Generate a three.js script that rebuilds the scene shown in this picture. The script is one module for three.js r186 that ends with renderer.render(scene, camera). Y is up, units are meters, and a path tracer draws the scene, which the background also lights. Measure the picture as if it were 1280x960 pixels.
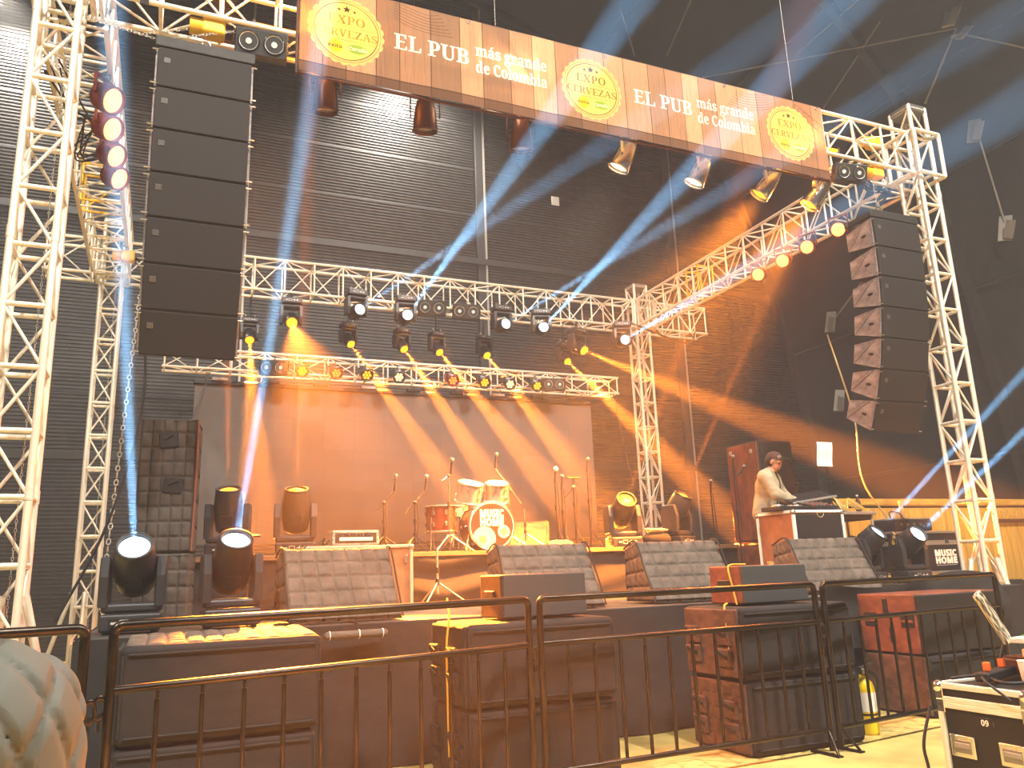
import * as THREE from 'three';
import { RoundedBoxGeometry } from 'three/addons/geometries/RoundedBoxGeometry.js';
import { mergeGeometries, mergeVertices } from 'three/addons/utils/BufferGeometryUtils.js';
import { MarchingCubes } from 'three/addons/objects/MarchingCubes.js';
import { RectAreaLightUniformsLib } from 'three/addons/lights/RectAreaLightUniformsLib.js';

RectAreaLightUniformsLib.init();
const D2R = Math.PI / 180;
const V = (x, y, z) => new THREE.Vector3(x, y, z);

// ---------------------------------------------------------------- camera, air, exposure
const scene = new THREE.Scene();
scene.background = new THREE.Color(0x000000);
const camera = new THREE.PerspectiveCamera(51.28, 4 / 3, 0.05, 120);
camera.position.set(0, 1.3, 0);
camera.rotation.order = 'YXZ';
camera.rotation.set(13.4 * D2R, -23.6 * D2R, -2.16 * D2R);
const renderer = new THREE.WebGLRenderer();
renderer.toneMapping = THREE.LinearToneMapping;
renderer.toneMappingExposure = 1.5 * 25;                        // lights below are given in units 25 times smaller
renderer.shadowMap.enabled = true;
scene.fog = new THREE.FogExp2(0xffffff, 0.0046);          // stage haze
const POWER = { hall: 540, wall: 400, blue: 84000, amber: 60000, par: 36, red: 78, front: 80, back: 7, floorAmber: 16000 };
for (const k in POWER) POWER[k] /= 25;

// ---------------------------------------------------------------- small tools
let seed = 7;
const rnd = () => (seed = (seed * 16807) % 2147483647) / 2147483647;
const taken = new Map();
function numbered(n) { const k = taken.get(n) || 0; taken.set(n, k + 1); return k ? n + '_' + String(k).padStart(3, '0') : n; }
function thing(name, label, category, pos = [0, 0, 0], ry = 0, group) {
  const o = new THREE.Group(); o.name = numbered(name); o.position.set(...pos); o.rotation.y = ry;
  o.userData = { label, category }; if (group) o.userData.group = group;
  scene.add(o); return o;
}
function structure(name) { const o = new THREE.Group(); o.name = name; o.userData.kind = 'structure'; scene.add(o); return o; }
function part(parent, name, geo, mat, pos, rot, scale) {
  const m = new THREE.Mesh(geo, mat); m.name = name;
  if (pos) m.position.set(...pos); if (rot) m.rotation.set(...rot); if (scale) m.scale.set(...scale);
  parent.add(m); return m;
}
const cache = new Map();
const memo = (k, f) => { if (!cache.has(k)) cache.set(k, f()); return cache.get(k); };
const RB = (w, h, d, r = 0.01, s = 2) => memo(['rb', w, h, d, r, s].join(), () => new RoundedBoxGeometry(w, h, d, s, Math.min(r, w / 2.01, h / 2.01, d / 2.01)));
const BX = (w, h, d) => memo(['bx', w, h, d].join(), () => new THREE.BoxGeometry(w, h, d));
const CY = (r1, r2, h, n = 16, open = false) => memo(['cy', r1, r2, h, n, open].join(), () => new THREE.CylinderGeometry(r1, r2, h, n, 1, open));
const SP = (r, n = 16) => memo(['sp', r, n].join(), () => new THREE.SphereGeometry(r, n, Math.max(8, n * 0.6 | 0)));
const TO = (R, r, n = 24, m = 8) => memo(['to', R, r, n, m].join(), () => new THREE.TorusGeometry(R, r, m, n));
const unitRod = { 8: new THREE.CylinderGeometry(1, 1, 1, 8), 6: new THREE.CylinderGeometry(1, 1, 1, 6), 12: new THREE.CylinderGeometry(1, 1, 1, 12) };
const UPV = V(0, 1, 0);
function rod(parent, name, a, b, r, mat, n = 8) {
  const A = V(...a), B = V(...b), d = B.clone().sub(A), L = d.length();
  const m = new THREE.Mesh(unitRod[n], mat); m.name = name;
  m.position.copy(A).addScaledVector(d, 0.5); m.scale.set(r, L, r);
  m.quaternion.setFromUnitVectors(UPV, d.normalize()); parent.add(m); return m;
}
function wire(parent, name, pts, r, mat, seg = 0, sides = 6) {
  const c = new THREE.CatmullRomCurve3(pts.map((p) => V(...p)));
  return part(parent, name, new THREE.TubeGeometry(c, seg || pts.length * 6, r, sides), mat);
}
const lathe = (pts, n = 24) => new THREE.LatheGeometry(pts.map((p) => new THREE.Vector2(p[0], p[1])), n);
const alongZ = (g) => g.rotateX(Math.PI / 2);           // a lathe's axis from y to z
const T = (g, x, y, z, rx = 0, ry = 0, rz = 0) => { const c = g.clone(); if (rx) c.rotateX(rx); if (ry) c.rotateY(ry); if (rz) c.rotateZ(rz); return c.translate(x, y, z); };
const clean = (g) => { const c = g.index ? g.toNonIndexed() : g; for (const k of Object.keys(c.attributes)) if (!['position', 'normal', 'uv'].includes(k)) c.deleteAttribute(k); return c; };
const join = (...gs) => mergeGeometries(gs.map(clean));

// ---------------------------------------------------------------- textures
function valueNoise(n, s0) {
  const old = seed; seed = s0; const g = new Float32Array(n * n).map(() => rnd()); seed = old;
  return (x, y) => {
    const ix = Math.floor(x), iy = Math.floor(y), fx = x - ix, fy = y - iy, sx = fx * fx * (3 - 2 * fx), sy = fy * fy * (3 - 2 * fy);
    const a = (i, j) => g[((j % n) + n) % n * n + ((i % n) + n) % n];
    return (a(ix, iy) * (1 - sx) + a(ix + 1, iy) * sx) * (1 - sy) + (a(ix, iy + 1) * (1 - sx) + a(ix + 1, iy + 1) * sx) * sy;
  };
}
function dataTex(size, f, srgb = true) {
  const d = new Uint8Array(size * size * 4);
  for (let y = 0; y < size; y++) for (let x = 0; x < size; x++) {
    const c = f(x / size, y / size), i = (y * size + x) * 4;
    d[i] = Math.max(0, Math.min(255, c[0])); d[i + 1] = Math.max(0, Math.min(255, c[1])); d[i + 2] = Math.max(0, Math.min(255, c[2])); d[i + 3] = 255;
  }
  const t = new THREE.DataTexture(d, size, size); t.wrapS = t.wrapT = THREE.RepeatWrapping; t.magFilter = THREE.LinearFilter;
  t.minFilter = THREE.LinearMipmapLinearFilter; t.generateMipmaps = true; if (srgb) t.colorSpace = THREE.SRGBColorSpace; t.needsUpdate = true; return t;
}
const n16 = valueNoise(16, 11), n64 = valueNoise(64, 23), n8 = valueNoise(8, 37);
const mottle = (base, amp, fine = 0.5) => dataTex(256, (u, v) => {
  const k = (n8(u * 8, v * 8) - 0.5) * amp + (n16(u * 16, v * 16) - 0.5) * amp * 0.7 + (n64(u * 64, v * 64) - 0.5) * amp * fine;
  return base.map((b) => b * (1 + k));
});
const weave = dataTex(128, (u, v) => { const k = 128 + 70 * Math.sin(u * 2 * Math.PI * 32) * Math.sin(v * 2 * Math.PI * 32) + 40 * (n64(u * 64, v * 64) - 0.5); return [k, k, k]; }, false);
const perforated = dataTex(128, (u, v) => { const a = (u * 16) % 1 - 0.5, b = (v * 16) % 1 - 0.5, k = a * a + b * b < 0.09 ? 30 : 200; return [k, k, k]; }, false);
const grainy = dataTex(128, (u, v) => { const k = 60 + 140 * n64(u * 64, v * 64); return [k, k, k]; }, false);
const rep = (t, x, y) => { const c = t.clone(); c.repeat.set(x, y); c.needsUpdate = true; return c; };
function canvasTex(w, h, draw) {
  const c = document.createElement('canvas'); c.width = w; c.height = h; draw(c.getContext('2d'), w, h);
  const t = new THREE.CanvasTexture(c); t.colorSpace = THREE.SRGBColorSpace; t.anisotropy = 4; return t;
}

// ---------------------------------------------------------------- materials
const S = (o) => new THREE.MeshStandardMaterial(o), PH = (o) => new THREE.MeshPhysicalMaterial(o);
const M = {
  alu: S({ color: 0xf0ece2, metalness: 0.25, roughness: 0.42, map: mottle([236, 232, 224], 0.12) }),
  aluOld: S({ color: 0xcfc8ba, metalness: 0.4, roughness: 0.5, map: mottle([225, 219, 208], 0.3) }),
  chrome: S({ color: 0xd8d6d2, metalness: 0.95, roughness: 0.18 }),
  steel: S({ color: 0x8d8a86, metalness: 0.8, roughness: 0.4 }),
  chain: S({ color: 0xb5afa4, metalness: 0.6, roughness: 0.4 }),
  black: S({ color: 0x1a1a1c, roughness: 0.5 }),
  blackGloss: S({ color: 0x141416, roughness: 0.22 }),
  plastic: S({ color: 0x232427, roughness: 0.42, bumpMap: rep(grainy, 3, 3), bumpScale: 0.0006 }),
  paint: S({ color: 0x242322, roughness: 0.6, map: mottle([210, 208, 205], 0.35), bumpMap: rep(grainy, 6, 6), bumpScale: 0.0008 }),
  grille: S({ color: 0x191717, roughness: 0.7, metalness: 0.2, bumpMap: rep(perforated, 12, 6), bumpScale: 0.001 }),
  cover: S({ color: 0x242022, roughness: 0.85, map: mottle([205, 200, 196], 0.3), bumpMap: rep(weave, 8, 8), bumpScale: 0.0008 }),
  coverEdge: S({ color: 0x1d1916, roughness: 0.8 }),
  brownCover: S({ color: 0x60453a, roughness: 0.85, map: mottle([215, 208, 200], 0.35), bumpMap: rep(weave, 8, 8), bumpScale: 0.0008 }),
  quilt: S({ color: 0x686058, roughness: 0.8, map: mottle([220, 217, 212], 0.2), bumpMap: rep(weave, 10, 10), bumpScale: 0.0006 }),
  quiltDark: S({ color: 0x4a443e, roughness: 0.8, map: mottle([220, 217, 212], 0.2), bumpMap: rep(weave, 10, 10), bumpScale: 0.0006 }),
  cloth: S({ color: 0x252324, roughness: 0.9, map: mottle([220, 216, 214], 0.3), bumpMap: rep(weave, 20, 8), bumpScale: 0.0006 }),
  deck: S({ color: 0x45423f, roughness: 0.7, map: mottle([220, 215, 210], 0.3) }),
  ply: S({ color: 0x8a6a4a, roughness: 0.75, map: mottle([225, 218, 205], 0.25) }),
  rail: S({ color: 0x3a3530, metalness: 0.7, roughness: 0.3, map: mottle([205, 198, 188], 0.6) }),
  yellow: S({ color: 0xe0b21c, roughness: 0.45 }),
  yellowStrap: S({ color: 0xd8a838, roughness: 0.75 }),
  brown: S({ color: 0x7d4a38, roughness: 0.6, map: mottle([220, 212, 205], 0.25) }),
  brownDark: S({ color: 0x4b2e25, roughness: 0.6, map: mottle([220, 212, 205], 0.3) }),
  cable: S({ color: 0x17161a, roughness: 0.6 }),
  cablePale: S({ color: 0xcbbf8f, roughness: 0.6 }),
  cableRed: S({ color: 0xc4302a, roughness: 0.5 }),
  orange: S({ color: 0xd5611f, roughness: 0.5 }),
  white: S({ color: 0xe8e6e0, roughness: 0.6 }),
  reflector: S({ color: 0xd9d5c8, metalness: 0.6, roughness: 0.25 }),
  glass: PH({ color: 0xffffff, transmission: 1, roughness: 0.05, thickness: 0, ior: 1.5 }),
  skin: S({ color: 0xb57a5c, roughness: 0.6 }),
  copper: S({ color: 0x4a2a20, metalness: 0.5, roughness: 0.42 }),
};
const glow = (hex, k) => S({ color: 0x222222, emissive: hex, emissiveIntensity: k / 25, roughness: 0.4 });
const GL = { blue: glow(0xd8f2ff, 5), amber: glow(0xff9416, 2.4), warm: glow(0xffcf8a, 2.2), red: glow(0xff5a1e, 4), hot: glow(0xff8a4a, 3.2), white: glow(0xffeccb, 2.5), bulb: glow(0xfff0d0, 0.8), ambertube: glow(0xff9a14, 2.5) };

// a spot that leaves a lamp's lens along the holder's +z
function beam(holder, z, color, intensity, deg, penumbra, size, y = 0) {
  const l = new THREE.SpotLight(color, intensity, 0, deg * D2R, penumbra, 2);
  l.name = 'beam'; l.position.set(0, y, z); l.target.position.set(0, y, z + 4); l.shadow.radius = size / 0.02; l.castShadow = true;
  l.shadow.mapSize.set(512, 512); l.shadow.camera.near = 0.05;
  holder.add(l, l.target); return l;
}

// ================================================================ THE HALL
M.wallRib = S({ color: 0x302e2d, metalness: 0.25, roughness: 0.45, map: mottle([215, 212, 208], 0.35) });
M.wallDark = S({ color: 0x1d1c1c, roughness: 0.6 });
M.tent = S({ color: 0x27221f, roughness: 0.8, map: mottle([210, 205, 200], 0.3) });
M.tentSteel = S({ color: 0x3a3633, roughness: 0.5, metalness: 0.4 });
M.galv = S({ color: 0x9a968f, roughness: 0.5, metalness: 0.5 });
M.woodWall = S({ color: 0xf2c970, roughness: 0.6, map: dataTex(256, (u, v) => { const g = n64(u * 64, v * 5) * 0.5 + n16(u * 32, v * 3) * 0.5, k = 0.78 + 0.36 * g; return [232 * k, 214 * k, 178 * k]; }) });
{
  const floor = structure('floor');
  const tex = mottle([214, 204, 184], 0.22); tex.repeat.set(7, 5);
  part(floor, 'slab', BX(38, 0.3, 28), S({ color: 0xeedf96, map: tex, roughness: 0.42, bumpMap: rep(grainy, 60, 60), bumpScale: 0.001 }), [0, -0.15, -5]);
  // corrugated back wall: panels of horizontal ribs between dark columns
  const back = structure('wall_back');
  const PH1 = 1.32, ribs = 16, pitch = (PH1 - 0.04) / ribs;
  const panelGeo = (w) => memo('panel' + w, () => {
    const s = new THREE.Shape(); s.moveTo(-0.04, 0); s.lineTo(0, 0);
    for (let i = 0; i < ribs; i++) { const y = i * pitch; s.lineTo(0, y + pitch * 0.42); s.lineTo(0.034, y + pitch * 0.54); s.lineTo(0.034, y + pitch * 0.88); s.lineTo(0, y + pitch); }
    s.lineTo(-0.04, PH1 - 0.04); s.lineTo(-0.04, 0);
    const g = new THREE.ExtrudeGeometry(s, { depth: w, bevelEnabled: false }); g.rotateY(-Math.PI / 2); g.translate(w / 2, 0, 0); return g;
  });
  const cols = [-16.8, -10.8, -4.8, 1.2, 7.2, 13.2, 19.2];
  for (let c = 0; c < 6; c++) for (let r = 0; r < 14; r++) {
    part(back, 'panel', panelGeo(5.66), M.wallRib, [(cols[c] + cols[c + 1]) / 2, r * PH1 + 0.02, -18.2]);
  }
  for (const x of cols) { part(back, 'column', RB(0.2, 18.6, 0.14, 0.01, 1), M.wallDark, [x, 9.3, -18.22]); part(back, 'flange', BX(0.05, 18.6, 0.03), M.galv, [x + 0.14, 9.3, -18.15]); }
  for (let r = 1; r < 14; r++) part(back, 'seam_strip', BX(36, 0.035, 0.05), M.wallDark, [1.2, r * PH1, -18.2]);
  for (const y of [3.96, 9.24, 14.52]) part(back, 'girt', BX(36, 0.16, 0.09), M.wallDark, [1.2, y, -18.15]);
  part(back, 'backing', BX(38, 18.6, 0.1), M.wallDark, [0, 9.3, -18.32]);
  const wf = structure('wall_front'); part(wf, 'panel', BX(38, 18.6, 0.2), M.tent, [0, 9.3, 9]);
  // arched tent roof
  const prof = [[18.4, 0], [17.9, 3.7], [17.3, 7.5], [16.6, 10.2], [15.9, 12.4], [14.1, 14.4], [11, 16.2], [6, 17.4], [0, 18]];
  const sides = { wall_right: structure('wall_right'), wall_left: structure('wall_left'), ceiling: structure('ceiling') };
  for (const s of [1, -1]) for (let i = 0; i < prof.length - 1; i++) {
    const [ax, ay] = prof[i], [bx, by] = prof[i + 1], L = Math.hypot(bx - ax, by - ay), a = Math.atan2(by - ay, (bx - ax) * s);
    const holder = i < 3 ? (s > 0 ? sides.wall_right : sides.wall_left) : sides.ceiling;
    for (let b = 0; b < 5; b++) part(holder, 'sheet', BX(L + 0.05, 0.06, 5.8), M.tent, [s * (ax + bx) / 2, (ay + by) / 2, -15.2 + 6 * b], [0, 0, a]);
    for (let b = 0; b < 5; b++) part(holder, 'rib', BX(L + 0.06, 0.24, 0.2), M.tentSteel, [s * (ax + bx) / 2 - s * 0.1, (ay + by) / 2 - 0.06, -18.1 + 6 * b], [0, 0, a]);
    if (i) for (let b = 0; b < 1; b++) rod(holder, 'purlin', [s * (ax - 0.16), ay - 0.1, -18.1], [s * (ax - 0.16), ay - 0.1, 8.8], 0.035, M.tentSteel, 6);
  }
  // bracing rods and gusset plates under the roof
  const rods = [[[10.4, 16.2, -15.7], [11.6, 15.6, -16.9]], [[11.7, 15.55, -14.3], [12.2, 15.3, -16.2]], [[13.2, 14.7, -16], [15.43, 12.66, -10.1]], [[14.2, 14, -13.5], [14.15, 14.03, -11.4]],
    [[15.2, 12.85, -13.8], [14.63, 13.5, -11.3]], [[15.43, 12.66, -10.1], [15.92, 11.75, -11.5]], [[15.5, 12.5, -10.05], [15.96, 11.6, -9.1]], [[16.2, 10.7, -10.6], [16.9, 8.4, -10.8]], [[17, 7.9, -16.2], [16.4, 9.6, -12.5]], [[15.9, 11.7, -11.6], [16.7, 9, -13.4]]];
  for (const [a, b] of rods) rod(sides.ceiling, 'bracing_rod', a, b, 0.022, M.galv, 6);
  for (const [x, y, z, rz] of [[15.2, 12.8, -10.05, 0.9], [15.5, 12.5, -10.1, 0.4], [16.2, 10.6, -10.65, 1.2], [16.85, 8.4, -10.8, 1.3], [16.95, 7.9, -16.2, 1.3], [17.35, 5.75, -16.65, 1.35]]) {
    part(sides.ceiling, 'gusset_plate', RB(0.62, 0.06, 0.26, 0.01, 1), M.galv, [x, y, z], [0.2, 0.5, rz]);
    part(sides.ceiling, 'gusset_plate', RB(0.4, 0.05, 0.2, 0.01, 1), M.galv, [x - 0.16, y - 0.12, z + 0.2], [0.5, 0.1, rz + 0.5]);
  }
  // wooden partition with a door on the right
  const ww = structure('wall_partition');
  for (const [a, b] of [[10.6, 11.8], [11.8, 13], [13, 14.35], [15.5, 16.7], [16.7, 17.9]]) part(ww, 'board', RB(b - a - 0.012, 2.2, 0.06, 0.006, 1), M.woodWall, [(a + b) / 2, 1.1, -10.5]);
  part(ww, 'board', RB(1.14, 0.22, 0.06, 0.006, 1), M.woodWall, [14.925, 2.09, -10.5]);
  part(ww, 'cap_rail', RB(7.4, 0.12, 0.12, 0.02, 1), M.woodWall, [14.25, 2.3, -10.48]);
  const door = structure('door_1');
  part(door, 'door_leaf', RB(1.0, 1.92, 0.05, 0.006, 1), M.woodWall, [14.92, 0.98, -10.53]);
  for (const x of [14.39, 15.46]) part(door, 'door_frame', BX(0.08, 1.98, 0.12), M.brownDark, [x, 0.99, -10.49]);
  part(door, 'door_frame', BX(1.15, 0.07, 0.12), M.brownDark, [14.925, 1.95, -10.49]);
  part(door, 'door_handle', RB(0.12, 0.03, 0.05, 0.01, 1), M.chrome, [15.32, 1.0, -10.48]);
  tagThing(part(scene, 'notice_plate', RB(0.24, 0.26, 0.02, 0.01, 1), M.white, [9.42, 11.3, -18.1]), 'small white square notice plate fixed on the dark ribbed wall', 'sign');
}
function tagThing(o, label, category, group) { o.userData = { label, category }; if (group) o.userData.group = group; o.name = numbered(o.name); return o; }
// the hall's own lamps, all above the frame
function highBay(pos, intensity, label, aim, deg = 70) {
  const g = thing('high_bay_lamp', label, 'lamp', pos, 0, 'high bay lamps of the hall');
  part(g, 'reflector', lathe([[0.06, 0.26], [0.12, 0.24], [0.24, 0.1], [0.29, 0], [0.27, 0], [0.22, 0.1], [0.1, 0.22]]), M.galv);
  part(g, 'ballast', RB(0.2, 0.26, 0.2, 0.02, 1), M.plastic, [0, 0.38, 0]);
  rod(g, 'suspension', [0, 0.5, 0], [0, 17.6 - Math.abs(pos[0]) * 0.25 - pos[1], 0], 0.008, M.steel, 6);
  part(g, 'lamp_glass', CY(0.24, 0.24, 0.01, 20), glow(0xffdfae, 6), [0, 0.06, 0]);
  const l = new THREE.SpotLight(0xfff4e6, intensity, 0, deg * D2R, 0.5, 2); l.position.set(0, -0.02, 0); l.target.position.set(...aim); l.shadow.radius = 11; l.castShadow = true; l.name = 'lamp_light';
  g.add(l, l.target);
}
highBay([-5.5, 12.5, 1.5], POWER.hall, 'high bay lamp above the audience on the jacket side', [0.5, -5, -2.2]);
highBay([2.5, 13.5, 2], POWER.hall, 'high bay lamp above the middle of the audience', [0.4, -5, -2.2]);
highBay([8.5, 12.8, 0.5], POWER.hall * 1.2, 'high bay lamp above the floor by the numbered road case', [0.4, -5, -2.4]);
highBay([5.1, 14.0, -17.0], POWER.wall, 'high bay lamp hung close to the ribbed wall behind the banner', [0, -2.6, -1], 68);
highBay([-3.7, 13.6, -17.0], POWER.wall, 'high bay lamp hung close to the ribbed wall beyond the scaffold tower', [0, -2.6, -1], 68);

// ================================================================ TRUSSES
function trussParts(o, L, h, w, opt = {}) {
  const bay = opt.bay || 0.5, n = Math.max(1, Math.round(L / bay)), r = opt.r || 0.025, rr = opt.rung || 0.016, rd = opt.diag || 0.012, mat = opt.mat || M.alu;
  const c = [[h / 2, w / 2], [h / 2, -w / 2], [-h / 2, -w / 2], [-h / 2, w / 2]];
  for (const [y, z] of c) rod(o, 'chord', [0, y, z], [L, y, z], r, mat, 12);
  for (let i = 0; i <= n; i++) {
    const x = Math.min(Math.max(i * L / n, 0.03), L - 0.03);
    for (let k = 0; k < 4; k++) {
      const a = c[k], b = c[(k + 1) % 4]; rod(o, 'rung', [x, ...a], [x, ...b], rr, mat, 8);
      if (i < n) { const x2 = Math.min((i + 1) * L / n, L - 0.03), f = (i + k) % 2; rod(o, 'diagonal', [x, ...(f ? a : b)], [x2, ...(f ? b : a)], rd, mat, 6); }
    }
  }
}
function truss(name, label, a, b, h, w, opt) {   // from a to b, level
  const A = V(...a), B = V(...b), d = B.clone().sub(A), g = thing(name, label, 'truss', a, Math.atan2(-d.z, d.x));
  trussParts(g, d.length(), h, w, opt); return g;
}
const HB = 0.58, YB = 6.56;
truss('roof_truss', 'pale box truss across the stage front behind the wooden banner', [-0.8, YB, -6.9], [8.83, YB, -6.9], HB, 0.4);
truss('roof_truss', 'long pale box truss at the stage rear carrying the moving heads', [-0.85, YB, -13.9], [8.85, YB, -13.9], HB, 0.4);
truss('roof_truss', 'pale side truss running back from the tower beside the line array with seven boxes', [9.08, YB, -7.2], [9.08, YB, -13.62], HB, 0.4);
truss('roof_truss', 'pale side truss with four glowing red lamps above the sidefill', [-1.02, YB, -7.2], [-1.02, YB, -13.62], HB, 0.54);
truss('truss_stub', 'short truss end sticking out past the rear tower near the DJ', [9.37, YB, -13.9], [10.7, YB, -13.9], HB, 0.4);
truss('truss_stub', 'short truss end sticking out past the rear tower beside the ribbed wall', [-2.0, YB, -13.9], [-1.3, YB, -13.9], HB, 0.4);
truss('screen_truss', 'slim lower truss with small coloured lamps hanging above the screen', [-0.17, 4.67, -12.75], [7.68, 4.67, -12.75], 0.3, 0.3, { r: 0.02, rung: 0.013, diag: 0.009 });
function tower(x, z, H, label) {
  const g = thing('scaffold_tower', label, 'tower', [x, 0, z], 0, 'truss towers of the stage roof');
  const s = new THREE.Group(); s.name = 'mast'; s.rotation.z = Math.PI / 2; s.position.y = 0.04; g.add(s);
  trussParts(s, H, 0.3, 0.3, { r: 0.028, rung: 0.022, diag: 0.014 });
  for (let y = 2; y < H - 1; y += 2) for (const [a, b] of [[1, 1], [1, -1], [-1, 1], [-1, -1]]) rod(g, 'joint_collar', [a * 0.15, y - 0.05, b * 0.15], [a * 0.15, y + 0.05, b * 0.15], 0.033, M.alu, 8);
  part(g, 'base_plate', RB(0.6, 0.04, 0.6, 0.01, 1), M.steel, [0, 0.02, 0]);
  for (const [dx, dz] of [[0.57, 0], [-0.62, 0], [0, 0.62], [0, -0.5]]) { rod(g, 'outrigger_brace', [dx * 0.3, 1.28, dz * 0.3], [dx * 0.85, 0.06, dz * 0.85], 0.03, M.alu, 8); rod(g, 'outrigger_foot', [dx * 0.3, 0.08, dz * 0.3], [dx * 0.9, 0.06, dz * 0.9], 0.025, M.alu, 8); }
  // sleeve block that carries the beams
  const q = 0.23, y0 = 6.25, y1 = 6.87;
  for (const [a, b] of [[1, 1], [1, -1], [-1, 1], [-1, -1]]) rod(g, 'sleeve_bar', [a * q, y0, b * q], [a * q, y1, b * q], 0.026, M.alu, 8);
  for (const y of [y0, y1]) for (const s2 of [1, -1]) { rod(g, 'sleeve_bar', [-q, y, s2 * q], [q, y, s2 * q], 0.026, M.alu, 8); rod(g, 'sleeve_bar', [s2 * q, y, -q], [s2 * q, y, q], 0.026, M.alu, 8); }
  // drive chain hanging down the inside of the mast
  chainMesh(g, 'lifting_chain', [0.06, 0.3, -0.05], [0.06, H - 0.2, -0.05], 0.02, M.chain);
  part(g, 'pulley_head', RB(0.34, 0.1, 0.34, 0.02, 1), M.steel, [0, H + 0.02, 0]);
}
function chainMesh(parent, name, a, b, size, mat) {
  const A = V(...a), B = V(...b), d = B.clone().sub(A), L = d.length(), n = Math.min(220, Math.floor(L / (size * 1.7))), link = new THREE.TorusGeometry(size * 0.55, size * 0.17, 4, 8); link.scale(0.75, 1.25, 1);
  const q = new THREE.Quaternion().setFromUnitVectors(UPV, d.clone().normalize()), gs = [];
  for (let i = 0; i < n; i++) { const g = link.clone(); if (i % 2) g.rotateY(Math.PI / 2); g.applyQuaternion(q); const p = A.clone().addScaledVector(d, (i + 0.5) / n); g.translate(p.x, p.y, p.z); gs.push(g); }
  return part(parent, name, mergeGeometries(gs), mat);
}
tower(-1.06, -6.85, 7.25, 'front pale truss tower standing beside the quilted jacket side barrier');
tower(9.08, -6.85, 7.25, 'front pale truss tower in front of the wooden partition');
tower(-1.02, -13.9, 7.2, 'rear pale truss tower beside the quilted sidefill speaker');
tower(9.08, -13.9, 7.2, 'rear pale truss tower between the screen and the DJ');

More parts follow.
